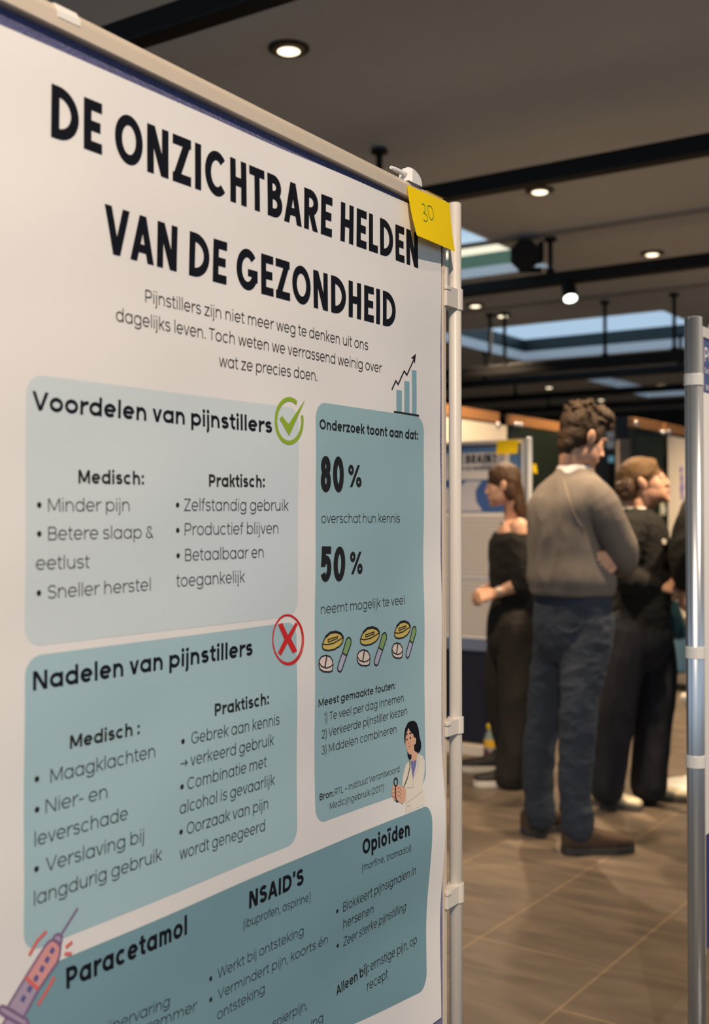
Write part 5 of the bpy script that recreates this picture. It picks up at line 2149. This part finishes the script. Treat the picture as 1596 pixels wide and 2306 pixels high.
def cloth(name, col, rough=0.9, var=0.12, bump=0.35, bscale=160, sheen=0.0, vs=10):
    return mat(name, col, rough, var=var, var_scale=vs, bump=bump, bump_scale=bscale, sheen=sheen)


m_skin = mat('skin', (0.60, 0.34, 0.225), 0.5, var=0.08, var_scale=14)
VZ = Vector((0, 0, 1))


def dirs(yaw):
    """yaw measured from +X towards +Y (away from the camera): forward, right"""
    F = Vector((math.cos(yaw), math.sin(yaw), 0))
    return F, F.cross(VZ)


# ---------------------------------------------------------------- the standing man
F, Rt = dirs(R_(40))
man = empty('person', Vector((at(1290, 1163, 4.87).x, 4.87, 0)), 'standing man seen from behind in a taupe sweater and blue jeans with folded arms', 'person')
hd = Head(at(1313, 987, 4.87), (math.cos(R_(20)), math.sin(R_(20)), -0.42), 1.05)
cN = at(1292, 1075, 4.87)
rs, re, rw = at(1350, 1150, 4.77), at(1402, 1252, 4.80), at(1335, 1268, 5.08)
ls_, le, lw = at(1232, 1160, 4.99), at(1262, 1262, 5.20), at(1376, 1254, 4.80)
# sweater
m_swe = cloth('taupe_knit', (0.165, 0.143, 0.122), 0.95, 0.08, 0.25, 220)
bm = bmesh.new()
w_ = [(1338, 1288, .180, .142), (1322, 1288, .186, .148), (1300, 1285, .190, .152), (1250, 1275, .168, .134), (1190, 1271, .164, .130), (1140, 1276, .176, .130), (1108, 1284, .160, .114), (1085, 1289, .128, .096), (1068, 1292, .085, .078), (1056, 1293, .070, .070)]
loft(bm, [(at(x, y, 4.87), Rt * a, F * b) for y, x, a, b in w_], 32, 2.2)
limb(bm, [at(1330, 1112, 4.79), at(1358, 1146, 4.75), at(1386, 1205, 4.76), re, at(1385, 1270, 4.92), at(1350, 1268, 5.04)], [0.070, 0.074, 0.068, 0.062, 0.056, 0.048])
limb(bm, [at(1246, 1122, 4.96), at(1224, 1160, 5.00), at(1230, 1210, 5.08), le, at(1320, 1262, 5.08), at(1352, 1252, 4.99)], [0.068, 0.070, 0.066, 0.060, 0.054, 0.046])
sw = skin_over('sweater', bm, 0.006, m_swe, man, 8, (0.008, 7.0, (1.1, 1.1, 0.5)))
for pts in (smooth_line([(1268, 1076), (1272, 1095), (1281, 1125), (1293, 1160), (1312, 1188)], 5),):
    q = [onto(sw, x, y, 0.0005) for x, y in pts]
    q = [v for v in q if v is not None]
    bm = bmesh.new()
    tube(bm, q, 0.0025, 8)
    obj('seam', bm, mat('seam_thread', (0.30, 0.25, 0.19), 0.9), sw, smooth=True)
bm = bmesh.new()
hd.flesh(bm)
limb(bm, [hd.P(0, -0.02, -0.03), hd.P(0, -0.022, -0.085), cN + VZ * 0.01, cN - VZ * 0.06], [0.050, 0.052, 0.060, 0.074])
pel = at(1290, 1385, 4.87)
loft(bm, [(cN - VZ * 0.01, Rt * 0.10, F * 0.07), (at(1290, 1110, 4.87), Rt * 0.13, F * 0.08), (at(1290, 1180, 4.87), Rt * 0.15, F * 0.10), (at(1290, 1300, 4.87), Rt * 0.14, F * 0.09), (pel, Rt * 0.15, F * 0.10), (at(1290, 1425, 4.87), Rt * 0.14, F * 0.09)])
hp = onto(sw, 1350, 1262, 0.0) or at(1350, 1262, 4.78)
lw = hp + Vector((0.088, 0.058, 0.016))
limb(bm, [rs, re, rw], [0.055, 0.043, 0.030])
limb(bm, [ls_, le, lw], [0.055, 0.043, 0.030])
hand(bm, rw, (rw - re), F, 1, 0.3)
hand(bm, lw, hp + Vector((-0.015, -0.012, -0.010)) - lw, Vector((0.30, -0.95, 0.1)), -1, 0.20)
for pts in ([at(1318, 1425, 4.80), at(1302, 1600, 4.76), at(1300, 1880, 4.76)], [at(1258, 1425, 4.95), at(1228, 1610, 4.99), at(1216, 1840, 5.02)]):
    limb(bm, pts, [0.075, 0.050, 0.036])
skin_over('body', bm, 0.0045, m_skin, man, 5)
hd.face_parts(man, (0.48, 0.20, 0.16))
# hair
m_hair1 = mat('dark_brown_hair', (0.040, 0.021, 0.008), 0.55, spec=0.3, var=0.5, var_scale=45, bump=0.9, bump_scale=90)
bm = bmesh.new()
hd.e(bm, (0, -0.020, 0.046), (0.080, 0.098, 0.086))
hd.e(bm, (0, -0.042, -0.005), (0.071, 0.060, 0.075))
hd.e(bm, (0, -0.058, -0.045), (0.055, 0.035, 0.045))
hd.e(bm, (0, -0.050, -0.075), (0.042, 0.024, 0.034))
hd.e(bm, (0.012, 0.030, 0.108), (0.062, 0.060, 0.040))
hd.e(bm, (0.0, 0.066, 0.092), (0.052, 0.034, 0.030))
for sx in (-1, 1):
    hd.e(bm, (sx * 0.070, 0.018, 0.020), (0.012, 0.020, 0.045))
random.seed(7)
for i in range(60):
    a, b = random.uniform(-PI, PI), random.uniform(0.15, 1.2)
    p_ = (0.078 * math.cos(a) * math.cos(b), -0.012 + 0.098 * math.sin(a) * math.cos(b), 0.060 + 0.088 * math.sin(b))
    hd.e(bm, p_, (0.012, 0.022, 0.009), 2, random.uniform(-1, 1))
skin_over('hair', bm, 0.0045, m_hair1, man, 5, (0.0035, 45, (1, 1, 0.4)))
bm = bmesh.new()
loft(bm, [(at(1288, 1074, 4.87), Rt * 0.079, F * 0.077), (at(1292, 1052, 4.87), Rt * 0.071, F * 0.070), (at(1292, 1049, 4.87), Rt * 0.067, F * 0.066)], 32, 2.0)
obj('white_collar', bm, cloth('white_cotton', (0.78, 0.76, 0.74)), man, smooth=True)
# jeans
m_jean = cloth('blue_denim', (0.024, 0.034, 0.052), 0.85, 0.15, 0.4, 120, vs=5)
bm = bmesh.new()
loft(bm, [(at(1290, 1318, 4.87), Rt * .165, F * .115), (at(1290, 1350, 4.87), Rt * .172, F * .125), (at(1290, 1400, 4.87), Rt * .178, F * .138), (at(1290, 1435, 4.87), Rt * .172, F * .135), (at(1288, 1462, 4.87), Rt * .145, F * .12), (at(1286, 1490, 4.87), Rt * .09, F * .09)], 28, 2.2)
limb(bm, [at(1318, 1400, 4.81), at(1321, 1445, 4.80), at(1312, 1510, 4.78), at(1303, 1590, 4.76), at(1299, 1680, 4.76), at(1294, 1770, 4.76), at(1301, 1862, 4.76)], [.112, .106, .092, .078, .073, .066, .066])
limb(bm, [at(1262, 1400, 4.93), at(1256, 1445, 4.94), at(1240, 1510, 4.97), at(1227, 1600, 4.99), at(1214, 1690, 5.0), at(1212, 1770, 5.01), at(1217, 1838, 5.01)], [.112, .104, .086, .076, .070, .064, .063])
jn = skin_over('jeans', bm, 0.006, m_jean, man, 8, (0.006, 11, (0.8, 0.8, 1.25)))
# back pocket stitched on the jeans
q = [onto(jn, x, y, 0.0015) for x, y in smooth_line([(1243, 1372), (1278, 1368), (1312, 1364), (1311, 1385), (1308, 1408), (1296, 1418), (1280, 1424), (1262, 1416), (1248, 1406), (1245, 1390), (1243, 1372)], 3)]
bm = bmesh.new()
tube(bm, [v for v in q if v is not None], 0.0022, 6)
obj('pocket_seam', bm, mat('denim_seam', (0.05, 0.065, 0.09), 0.9), jn, smooth=True)
m_boot = mat('brown_suede', (0.060, 0.036, 0.019), 0.9, var=0.35, var_scale=16, bump=0.3, bump_scale=200)
m_bsole = mat('dark_rubber', (0.035, 0.031, 0.026), 0.7)
hp = atz(1264, 1921, 0)
shoe('shoe', man, hp, (1.0, 0.10, 0), 0.305, 0.108, 0.082, m_boot, m_bsole, 0.13, 0.03)
hp = atz(1178, 1881, 0)
shoe('shoe', man, hp, (0.85, 0.53, 0), 0.300, 0.106, 0.082, m_boot, m_bsole, 0.13, 0.03)

# ---------------------------------------------------------------- the long haired woman on the left
F, Rt = dirs(R_(180 - 18))
w1 = empty('person', Vector((at(1155, 1163, 5.95).x, 5.95, 0)), 'woman with long auburn hair in a black off shoulder top, turned to the left', 'person')
hd = Head(at(1133, 1093, 5.94), (-math.cos(R_(14)), math.sin(R_(14)), -0.12), 0.91)
bm = bmesh.new()
hd.flesh(bm, True)
cN = at(1160, 1180, 5.96)
limb(bm, [hd.P(0, -0.03, -0.03), hd.P(0, -0.04, -0.09), at(1156, 1160, 5.955), cN - VZ * 0.03], [0.050, 0.047, 0.050, 0.060])
loft(bm, [(at(1160, 1172, 5.96), Rt * 0.06, F * 0.05), (at(1160, 1186, 5.96), Rt * 0.145, F * 0.078), (at(1158, 1215, 5.96), Rt * 0.165, F * 0.095), (at(1156, 1270, 5.96), Rt * 0.135, F * 0.085), (at(1158, 1330, 5.96), Rt * 0.125, F * 0.08), (at(1160, 1400, 5.96), Rt * 0.15, F * 0.095)], 24, 2.1)
lsh, lel, lwr = at(1172, 1200, 5.82), at(1186, 1312, 5.80), at(1116, 1336, 5.80)
rsh, rel, rwr = at(1150, 1200, 6.10), at(1158, 1310, 6.10), at(1094, 1326, 5.95)
limb(bm, [at(1168, 1190, 5.84), lsh, lel, at(1160, 1320, 5.80), lwr], [0.05, 0.048, 0.038, 0.036, 0.024])
limb(bm, [rsh, rel, rwr], [0.046, 0.036, 0.024])
hand(bm, lwr, Vector((-1, 0.1, -0.24)), Vector((-0.1, -0.75, 0.6)), 1, 0.75, 0.92)
hand(bm, rwr, Vector((-0.8, -0.45, -0.35)), Vector((-0.3, 0.5, 0.75)), -1, 0.8, 0.92)
for pts in ([at(1168, 1420, 5.88), at(1165, 1580, 5.88), at(1150, 1745, 5.90)], [at(1148, 1420, 6.04), at(1132, 1580, 6.04), at(1146, 1735, 6.06)]):
    limb(bm, pts, [0.07, 0.048, 0.034])
skin_over('body', bm, 0.0045, m_skin, w1, 5)
hd.face_parts(w1, (0.50, 0.20, 0.17), (0.07, 0.035, 0.015))
m_hair2 = mat('auburn_hair', (0.060, 0.029, 0.011), 0.5, spec=0.35, var=0.45, var_scale=30, bump=0.5, bump_scale=70, stretch=(3, 3, 0.4))
bm = bmesh.new()
hd.e(bm, (0, -0.014, 0.040), (0.0785, 0.094, 0.087), 4)
hd.e(bm, (0, 0.026, 0.078), (0.056, 0.052, 0.030), 4)
for sx in (-1, 1):
    hd.e(bm, (sx * 0.062, -0.040, -0.035), (0.022, 0.034, 0.060))
loft(bm, [(hd.P(0, -0.020, 0.075), Rt * 0.060, F * 0.070), (hd.P(0, -0.045, 0.02), Rt * 0.073, F * 0.052), (at(1156, 1108, 5.96), Rt * 0.080, F * 0.050), (at(1163, 1130, 5.96), Rt * 0.080, F * 0.044), (at(1170, 1150, 5.96), Rt * 0.078, F * 0.034), (at(1177, 1166, 5.96), Rt * 0.070, F * 0.016)], 24, 2.2)
skin_over('hair', bm, 0.0045, m_hair2, w1, 6, (0.003, 34, (1, 1, 0.2)))
m_blk = cloth('black_knit', (0.0085, 0.0085, 0.006), 0.9, 0.3, 0.3, 150)
bm = bmesh.new()
w_ = [(1350, 1160, .150, .105), (1320, 1158, .158, .118), (1270, 1156, .170, .125), (1230, 1156, .176, .122), (1208, 1156, .172, .108), (1199, 1156, .165, .098)]
loft(bm, [(at(x, y, 5.96), Rt * a, F * b) for y, x, a, b in w_], 28, 2.2)
limb(bm, [at(1172, 1222, 5.82), at(1180, 1265, 5.80), lel + VZ * 0.01, at(1172, 1316, 5.795)], [0.072, 0.076, 0.074, 0.052])
limb(bm, [at(1150, 1222, 6.10), at(1156, 1265, 6.10), rel, at(1135, 1316, 6.04)], [0.07, 0.074, 0.07, 0.05])
top = skin_over('top', bm, 0.006, m_blk, w1, 4, (0.007, 12, (1, 1, 1)))
for a, b in (((1128, 1175, 5.90), (1133, 1203, 5.86)), ((1164, 1178, 5.87), (1158, 1203, 5.835))):
    bm = bmesh.new()
    tube(bm, [at(*a), (at(*a) + at(*b)) / 2 + Vector((0, -0.008, 0)), at(*b)], 0.004, 8)
    obj('strap', bm, m_blk, top)
m_pan = cloth('dark_brown_trousers', (0.0125, 0.0098, 0.0065), 0.9, 0.3, 0.3, 120)
bm = bmesh.new()
loft(bm, [(at(1160, 1345, 5.96), Rt * .135, F * .105), (at(1158, 1380, 5.96), Rt * .16, F * .125), (at(1153, 1435, 5.96), Rt * .168, F * .128), (at(1150, 1470, 5.96), Rt * .13, F * .105), (at(1150, 1492, 5.96), Rt * .08, F * .08)], 28, 2.2)
limb(bm, [at(1162, 1405, 5.88), at(1166, 1450, 5.87), at(1166, 1540, 5.87), at(1166, 1620, 5.88), at(1160, 1700, 5.89), at(1152, 1748, 5.90)], [.112, .105, .096, .092, .086, .083])
limb(bm, [at(1146, 1405, 6.03), at(1140, 1450, 6.04), at(1126, 1540, 6.05), at(1130, 1620, 6.06), at(1146, 1700, 6.07), at(1150, 1724, 6.08)], [.108, .098, .084, .070, .060, .058])
skin_over('trousers', bm, 0.006, m_pan, w1, 8, (0.008, 9, (1.2, 1.2, 0.4)))
m_sh1 = mat('dark_sneaker', (0.02, 0.018, 0.015), 0.7)
m_wsole = mat('white_rubber', (0.60, 0.55, 0.47), 0.6)
shoe('shoe', w1, atz(1176, 1768, 0), (-0.98, -0.10, 0), 0.255, 0.095, 0.06, m_sh1, m_wsole, 0.09, 0.034, 'dark sneaker with white sole')
shoe('shoe', w1, atz(1142, 1738, 0), (-0.98, 0.10, 0), 0.255, 0.095, 0.06, m_sh1, m_wsole, 0.09, 0.034, 'dark sneaker with white sole')
bm = bmesh.new()
dW = (lwr - at(1160, 1320, 5.80)).normalized()
lathe(bm, lwr - dW * 0.028, dW, [(0, 0.026), (0, 0.0305), (0.016, 0.0305), (0.016, 0.026)], 24)
obj('wristwatch', bm, mat('silver_strap', (0.45, 0.43, 0.38), 0.3, metal=0.6), w1)

# ---------------------------------------------------------------- the laughing woman on the right
F, Rt = dirs(R_(-6))
w3 = empty('person', Vector((at(1440, 1163, 5.5).x, 5.5, 0)), 'laughing woman with tied back fair hair in a black sweater, looking up to the right', 'person')
hd = Head(at(1450, 1086, 5.5), (math.cos(R_(14)), -math.sin(R_(14)), 0.25), 1.05)
bm = bmesh.new()
hd.flesh(bm, True)
cN = at(1432, 1152, 5.5)
limb(bm, [hd.P(0, -0.02, -0.03), hd.P(0, -0.012, -0.09), at(1440, 1136, 5.5), cN - VZ * 0.03], [0.052, 0.050, 0.054, 0.064])
loft(bm, [(at(1432, 1150, 5.5), Rt * 0.07, F * 0.06), (at(1434, 1172, 5.5), Rt * 0.15, F * 0.085), (at(1440, 1230, 5.5), Rt * 0.15, F * 0.10), (at(1440, 1320, 5.5), Rt * 0.13, F * 0.09), (at(1440, 1400, 5.5), Rt * 0.15, F * 0.10)], 24, 2.1)
rsh, rel, rwr = at(1424, 1180, 5.33), at(1398, 1290, 5.34), at(1478, 1318, 5.36)
lsh, lel, lwr = at(1440, 1180, 5.68), at(1440, 1290, 5.72), at(1490, 1338, 5.50)
limb(bm, [rsh, rel, rwr], [0.048, 0.038, 0.025])
limb(bm, [lsh, lel, lwr], [0.048, 0.038, 0.025])
hand(bm, rwr, Vector((1, -0.05, -0.10)), Vector((0.1, -0.75, 0.65)), -1, 0.55, 0.98)
hand(bm, lwr, Vector((0.95, -0.25, -0.05)), Vector((0.0, -0.5, -0.85)), 1, 0.5, 0.98)
for pts in ([at(1412, 1450, 5.43), at(1390, 1590, 5.43), at(1368, 1790, 5.46)], [at(1466, 1440, 5.57), at(1472, 1590, 5.56), at(1462, 1790, 5.56)]):
    limb(bm, pts, [0.058, 0.045, 0.034])
skin_over('body', bm, 0.0045, m_skin, w3, 5)
hd.face_parts(w3, (0.55, 0.24, 0.20), (0.10, 0.055, 0.025))
m_hair3 = mat('dark_blond_hair', (0.15, 0.085, 0.033), 0.55, spec=0.3, var=0.45, var_scale=34, bump=0.5, bump_scale=80, stretch=(1, 3, 3))
bm = bmesh.new()
hd.e(bm, (0, -0.018, 0.036), (0.0775, 0.097, 0.0845), 4)
hd.e(bm, (0, 0.022, 0.074), (0.055, 0.056, 0.031), 4)
hd.e(bm, (0, -0.060, 0.005), (0.068, 0.052, 0.075), 4)
for sx in (-1, 1):
    limb(bm, [hd.P(sx * 0.045, 0.066, 0.066), hd.P(sx * 0.066, 0.042, 0.040), hd.P(sx * 0.074, 0.010, 0.024)], [0.009, 0.010, 0.012])
skin_over('hair', bm, 0.0045, m_hair3, w3, 6, (0.002, 34, (0.3, 1, 1)))
bm = bmesh.new()
icos(bm, at(1412, 1098, 5.47), (0.042, 0.05, 0.055))
icos(bm, at(1408, 1112, 5.47), (0.034, 0.045, 0.036))
icos(bm, at(1398, 1100, 5.47), (0.028, 0.035, 0.034))
skin_over('hair_bun', bm, 0.005, mat('brown_bun_hair', (0.065, 0.032, 0.014), 0.5, var=0.4, var_scale=40, bump=0.7, bump_scale=90), w3, 2, (0.006, 45, (1, 1, 1)), 'darker brown low bun')
m_blk2 = cloth('black_sweat', (0.0075, 0.0072, 0.0058), 0.9, 0.25, 0.3, 150)
bm = bmesh.new()
w_ = [(1425, 1440, .165, .125), (1380, 1442, .172, .132), (1300, 1444, .178, .132), (1240, 1446, .178, .128), (1195, 1444, .172, .118), (1172, 1440, .155, .102), (1156, 1437, .10, .078), (1146, 1434, .075, .070)]
loft(bm, [(at(x, y, 5.5), Rt * a, F * b) for y, x, a, b in w_], 28, 2.2)
limb(bm, [at(1428, 1180, 5.36), at(1414, 1215, 5.33), rel, at(1432, 1308, 5.34), at(1470, 1316, 5.355)], [0.075, 0.07, 0.066, 0.058, 0.040])
limb(bm, [at(1444, 1180, 5.64), at(1442, 1215, 5.68), lel, at(1468, 1320, 5.60)], [0.075, 0.07, 0.064, 0.048])
sw3 = skin_over('sweater', bm, 0.006, m_blk2, w3, 4, (0.007, 11, (1, 1, 1)))
bm = bmesh.new()
bq = onto(sw3, 1494, 1220, 0.0) or at(1495, 1219, 5.388)
lathe(bm, bq - Vector((0.5, -0.85, 0)) * 0.004, Vector((0.5, -0.85, 0)), [(0, 0.014), (0.010, 0.013)], 16)
obj('badge', bm, m_white, sw3)
bm = bmesh.new()
loft(bm, [(at(1431, 1150, 5.5), Rt * 0.078, F * 0.073), (at(1429, 1145, 5.5), Rt * 0.070, F * 0.065), (at(1429, 1143, 5.5), Rt * 0.066, F * 0.061)], 28, 2.0)
obj('white_collar', bm, MATS['white_cotton'], w3, smooth=True)
m_nav = cloth('navy_wide_trousers', (0.0085, 0.0095, 0.0155), 0.9, 0.3, 0.3, 120)
bm = bmesh.new()
loft(bm, [(at(1440, 1380, 5.5), Rt * .15, F * .115), (at(1440, 1425, 5.5), Rt * .165, F * .14), (at(1438, 1465, 5.5), Rt * .15, F * .135), (at(1436, 1505, 5.5), Rt * .09, F * .09)], 28, 2.2)
limb(bm, [at(1414, 1415, 5.43), at(1406, 1470, 5.43), at(1392, 1560, 5.43), at(1380, 1650, 5.44), at(1370, 1730, 5.45), at(1366, 1775, 5.46)], [.10, .102, .092, .086, .080, .078])
limb(bm, [at(1460, 1415, 5.57), at(1469, 1470, 5.57), at(1474, 1545, 5.56), at(1468, 1630, 5.56), at(1462, 1720, 5.56), at(1460, 1772, 5.56)], [.10, .106, .100, .092, .084, .082])
skin_over('trousers', bm, 0.006, m_nav, w3, 8, (0.008, 9, (1.2, 1.2, 0.4)))
m_sh3 = mat('cream_sneaker', (0.62, 0.56, 0.40), 0.55, var=0.2, var_scale=30)
m_dsole = mat('grey_rubber', (0.10, 0.09, 0.075), 0.7)
shoe('shoe', w3, atz(1334, 1808, 0), (0.80, -0.60, 0), 0.250, 0.098, 0.055, m_sh3, m_dsole, 0.085, 0.026, 'cream sneaker')
shoe('shoe', w3, atz(1436, 1795, 0), (0.92, -0.38, 0), 0.250, 0.098, 0.055, m_sh3, m_dsole, 0.085, 0.026, 'cream sneaker')
bm = bmesh.new()
a = at(1520, 1305, 5.40)
cu = Vector((0.75, -0.25, 0.5)).normalized()
cbox(bm, a + Vector((0, 0, -0.03)), Vector((0.045, -0.02, -0.015)), Vector((0.012, 0.02, 0.085)), Vector((0.0, 0.0035, 0.0005)))
o = obj('folded_paper', bm, m_white, None, a - VZ * 0.07)
tag(o, 'small folded white paper held in the hands of the laughing woman', 'paper')

# ---------------------------------------------------------------- somebody in black at the right edge
F, Rt = dirs(R_(190))
p4 = empty('person', Vector((at(1652, 1163, 5.42).x, 5.42, 0)), 'person in black mostly hidden behind the right aluminium post', 'person')
CX, D4 = 1652, 5.42
hd = Head(at(CX - 4, 1010, D4), (-1, 0.15, -0.05), 1.03)
bm = bmesh.new()
hd.flesh(bm)
cN = at(CX, 1085, D4)
limb(bm, [hd.P(0, -0.03, -0.03), hd.P(0, -0.04, -0.09), cN, cN - VZ * 0.06], [0.056, 0.056, 0.062, 0.07])
loft(bm, [(cN, Rt * 0.08, F * 0.06), (at(CX, 1105, D4), Rt * 0.17, F * 0.085), (at(CX, 1180, D4), Rt * 0.16, F * 0.10), (at(CX, 1300, D4), Rt * 0.14, F * 0.09), (at(CX, 1380, D4), Rt * 0.15, F * 0.10)], 24, 2.1)
lsh, lel, lwr = at(1590, 1120, 5.27), at(1552, 1230, 5.23), at(1545, 1320, 5.33)
limb(bm, [lsh, lel, lwr], [0.05, 0.042, 0.029])
hand(bm, lwr, Vector((-0.15, 0.1, -1)), Vector((-0.9, -0.3, 0)), 1, 0.7)
rsh, rel, rwr = at(1640, 1120, 5.59), at(1650, 1260, 5.29), at(1645, 1370, 5.57)
limb(bm, [rsh, rel, rwr], [0.05, 0.042, 0.029])
hand(bm, rwr, Vector((0, 0, -1)), Vector((0, 1, 0)), 1, 0.5)
for dx, dy in ((-4, -0.09), (8, 0.09)):
    limb(bm, [at(CX + dx, 1380, D4 + dy), at(CX + dx, 1570, D4 + dy), Vector((at(CX + dx, 1163, D4 + dy).x, D4 + dy, 0.08))], [0.08, 0.055, 0.038])
skin_over('body', bm, 0.006, m_skin, p4, 3)
hd.face_parts(p4)
bm = bmesh.new()
hd.e(bm, (0, -0.026, 0.046), (0.080, 0.098, 0.086))
hd.e(bm, (0, -0.055, -0.005), (0.072, 0.060, 0.075))
skin_over('hair', bm, 0.006, m_hair1, p4, 3, (0.005, 40, (1, 1, 1)))
bm = bmesh.new()
w_ = [(1390, .165, .135), (1330, .172, .14), (1240, .182, .14), (1170, .186, .135), (1130, .178, .122), (1104, .145, .098), (1088, .085, .075)]
loft(bm, [(at(CX, y, D4), Rt * a, F * b) for y, a, b in w_], 28, 2.2)
limb(bm, [at(1594, 1118, 5.29), at(1568, 1165, 5.23), at(1546, 1235, 5.23), at(1541, 1285, 5.27), at(1545, 1312, 5.32)], [0.075, 0.080, 0.076, 0.062, 0.044])
limb(bm, [at(1636, 1118, 5.55), rel, at(1646, 1355, 5.57)], [0.078, 0.066, 0.045])
skin_over('jacket', bm, 0.007, cloth('black_jacket', (0.008, 0.0076, 0.0065), 0.9, 0.2, 0.3, 150), p4, 4, (0.007, 11, (1, 1, 1)))
bm = bmesh.new()
loft(bm, [(at(CX, 1370, D4), Rt * .155, F * .12), (at(CX, 1430, D4), Rt * .165, F * .13), (at(CX, 1470, D4), Rt * .15, F * .115)], 24, 2.3)
for dx, dy in ((-4, -0.09), (8, 0.09)):
    limb(bm, [at(CX + dx, 1440, D4 + dy), at(CX + dx, 1570, D4 + dy), Vector((at(CX + dx, 1163, D4 + dy).x, D4 + dy, 0.10))], [0.10, 0.08, 0.07])
skin_over('trousers', bm, 0.007, m_nav, p4, 4, (0.006, 11, (1, 1, 0.5)))
for dx, dy in ((-4, -0.09), (8, 0.09)):
    c_ = at(CX + dx, 1163, D4 + dy)
    shoe('shoe', p4, Vector((c_.x + 0.12, c_.y, 0)), (-1, 0.1, 0), 0.28, 0.10, 0.06, m_sh1, m_bsole, 0.10, 0.028)

# teal bag hanging from the forearm of the laughing woman
m_teal = mat('teal_fabric', (0.012, 0.085, 0.105), 0.7, var=0.3, var_scale=12, bump=0.3, bump_scale=60)
tb = at(1522, 1440, 5.79)
bag = empty('tote_bag', tb, 'teal cloth bag hanging from the arm of the laughing woman', 'bag')
bm = bmesh.new()
z0, z1 = tb.z, at(1522, 1352, 5.79).z
hh = z1 - z0
ux = Vector((1, 0.25, 0)).normalized()
uy = Vector((-0.25, 1, 0)).normalized()
q = Vector((at(1512, 1163, 5.79).x, 5.79, 0))
loft(bm, [(q + VZ * (z0 + 0.004) + ux * 0.02, ux * 0.045, uy * 0.035), (q + VZ * (z0 + 0.03) + ux * 0.015, ux * 0.062, uy * 0.05), (q + VZ * (z0 + hh * 0.5), ux * 0.055, uy * 0.045), (q + VZ * (z0 + hh * 0.85) - ux * 0.012, ux * 0.042, uy * 0.028), (q + VZ * z1 - ux * 0.015, ux * 0.036, uy * 0.016)], 24, 2.6)
skin_over('pouch', bm, 0.006, m_teal, bag, 3, (0.006, 16, (1.4, 1.4, 0.5)))
bm = bmesh.new()
tube(bm, [q + VZ * (z1 - 0.01) - ux * 0.04, at(1494, 1338, 5.66), at(1486, 1330, 5.55)], 0.005, 8)
tube(bm, [q + VZ * (z1 - 0.01) + ux * 0.01, at(1500, 1342, 5.68), at(1486, 1330, 5.55)], 0.005, 8)
obj('strap', bm, m_teal, bag)
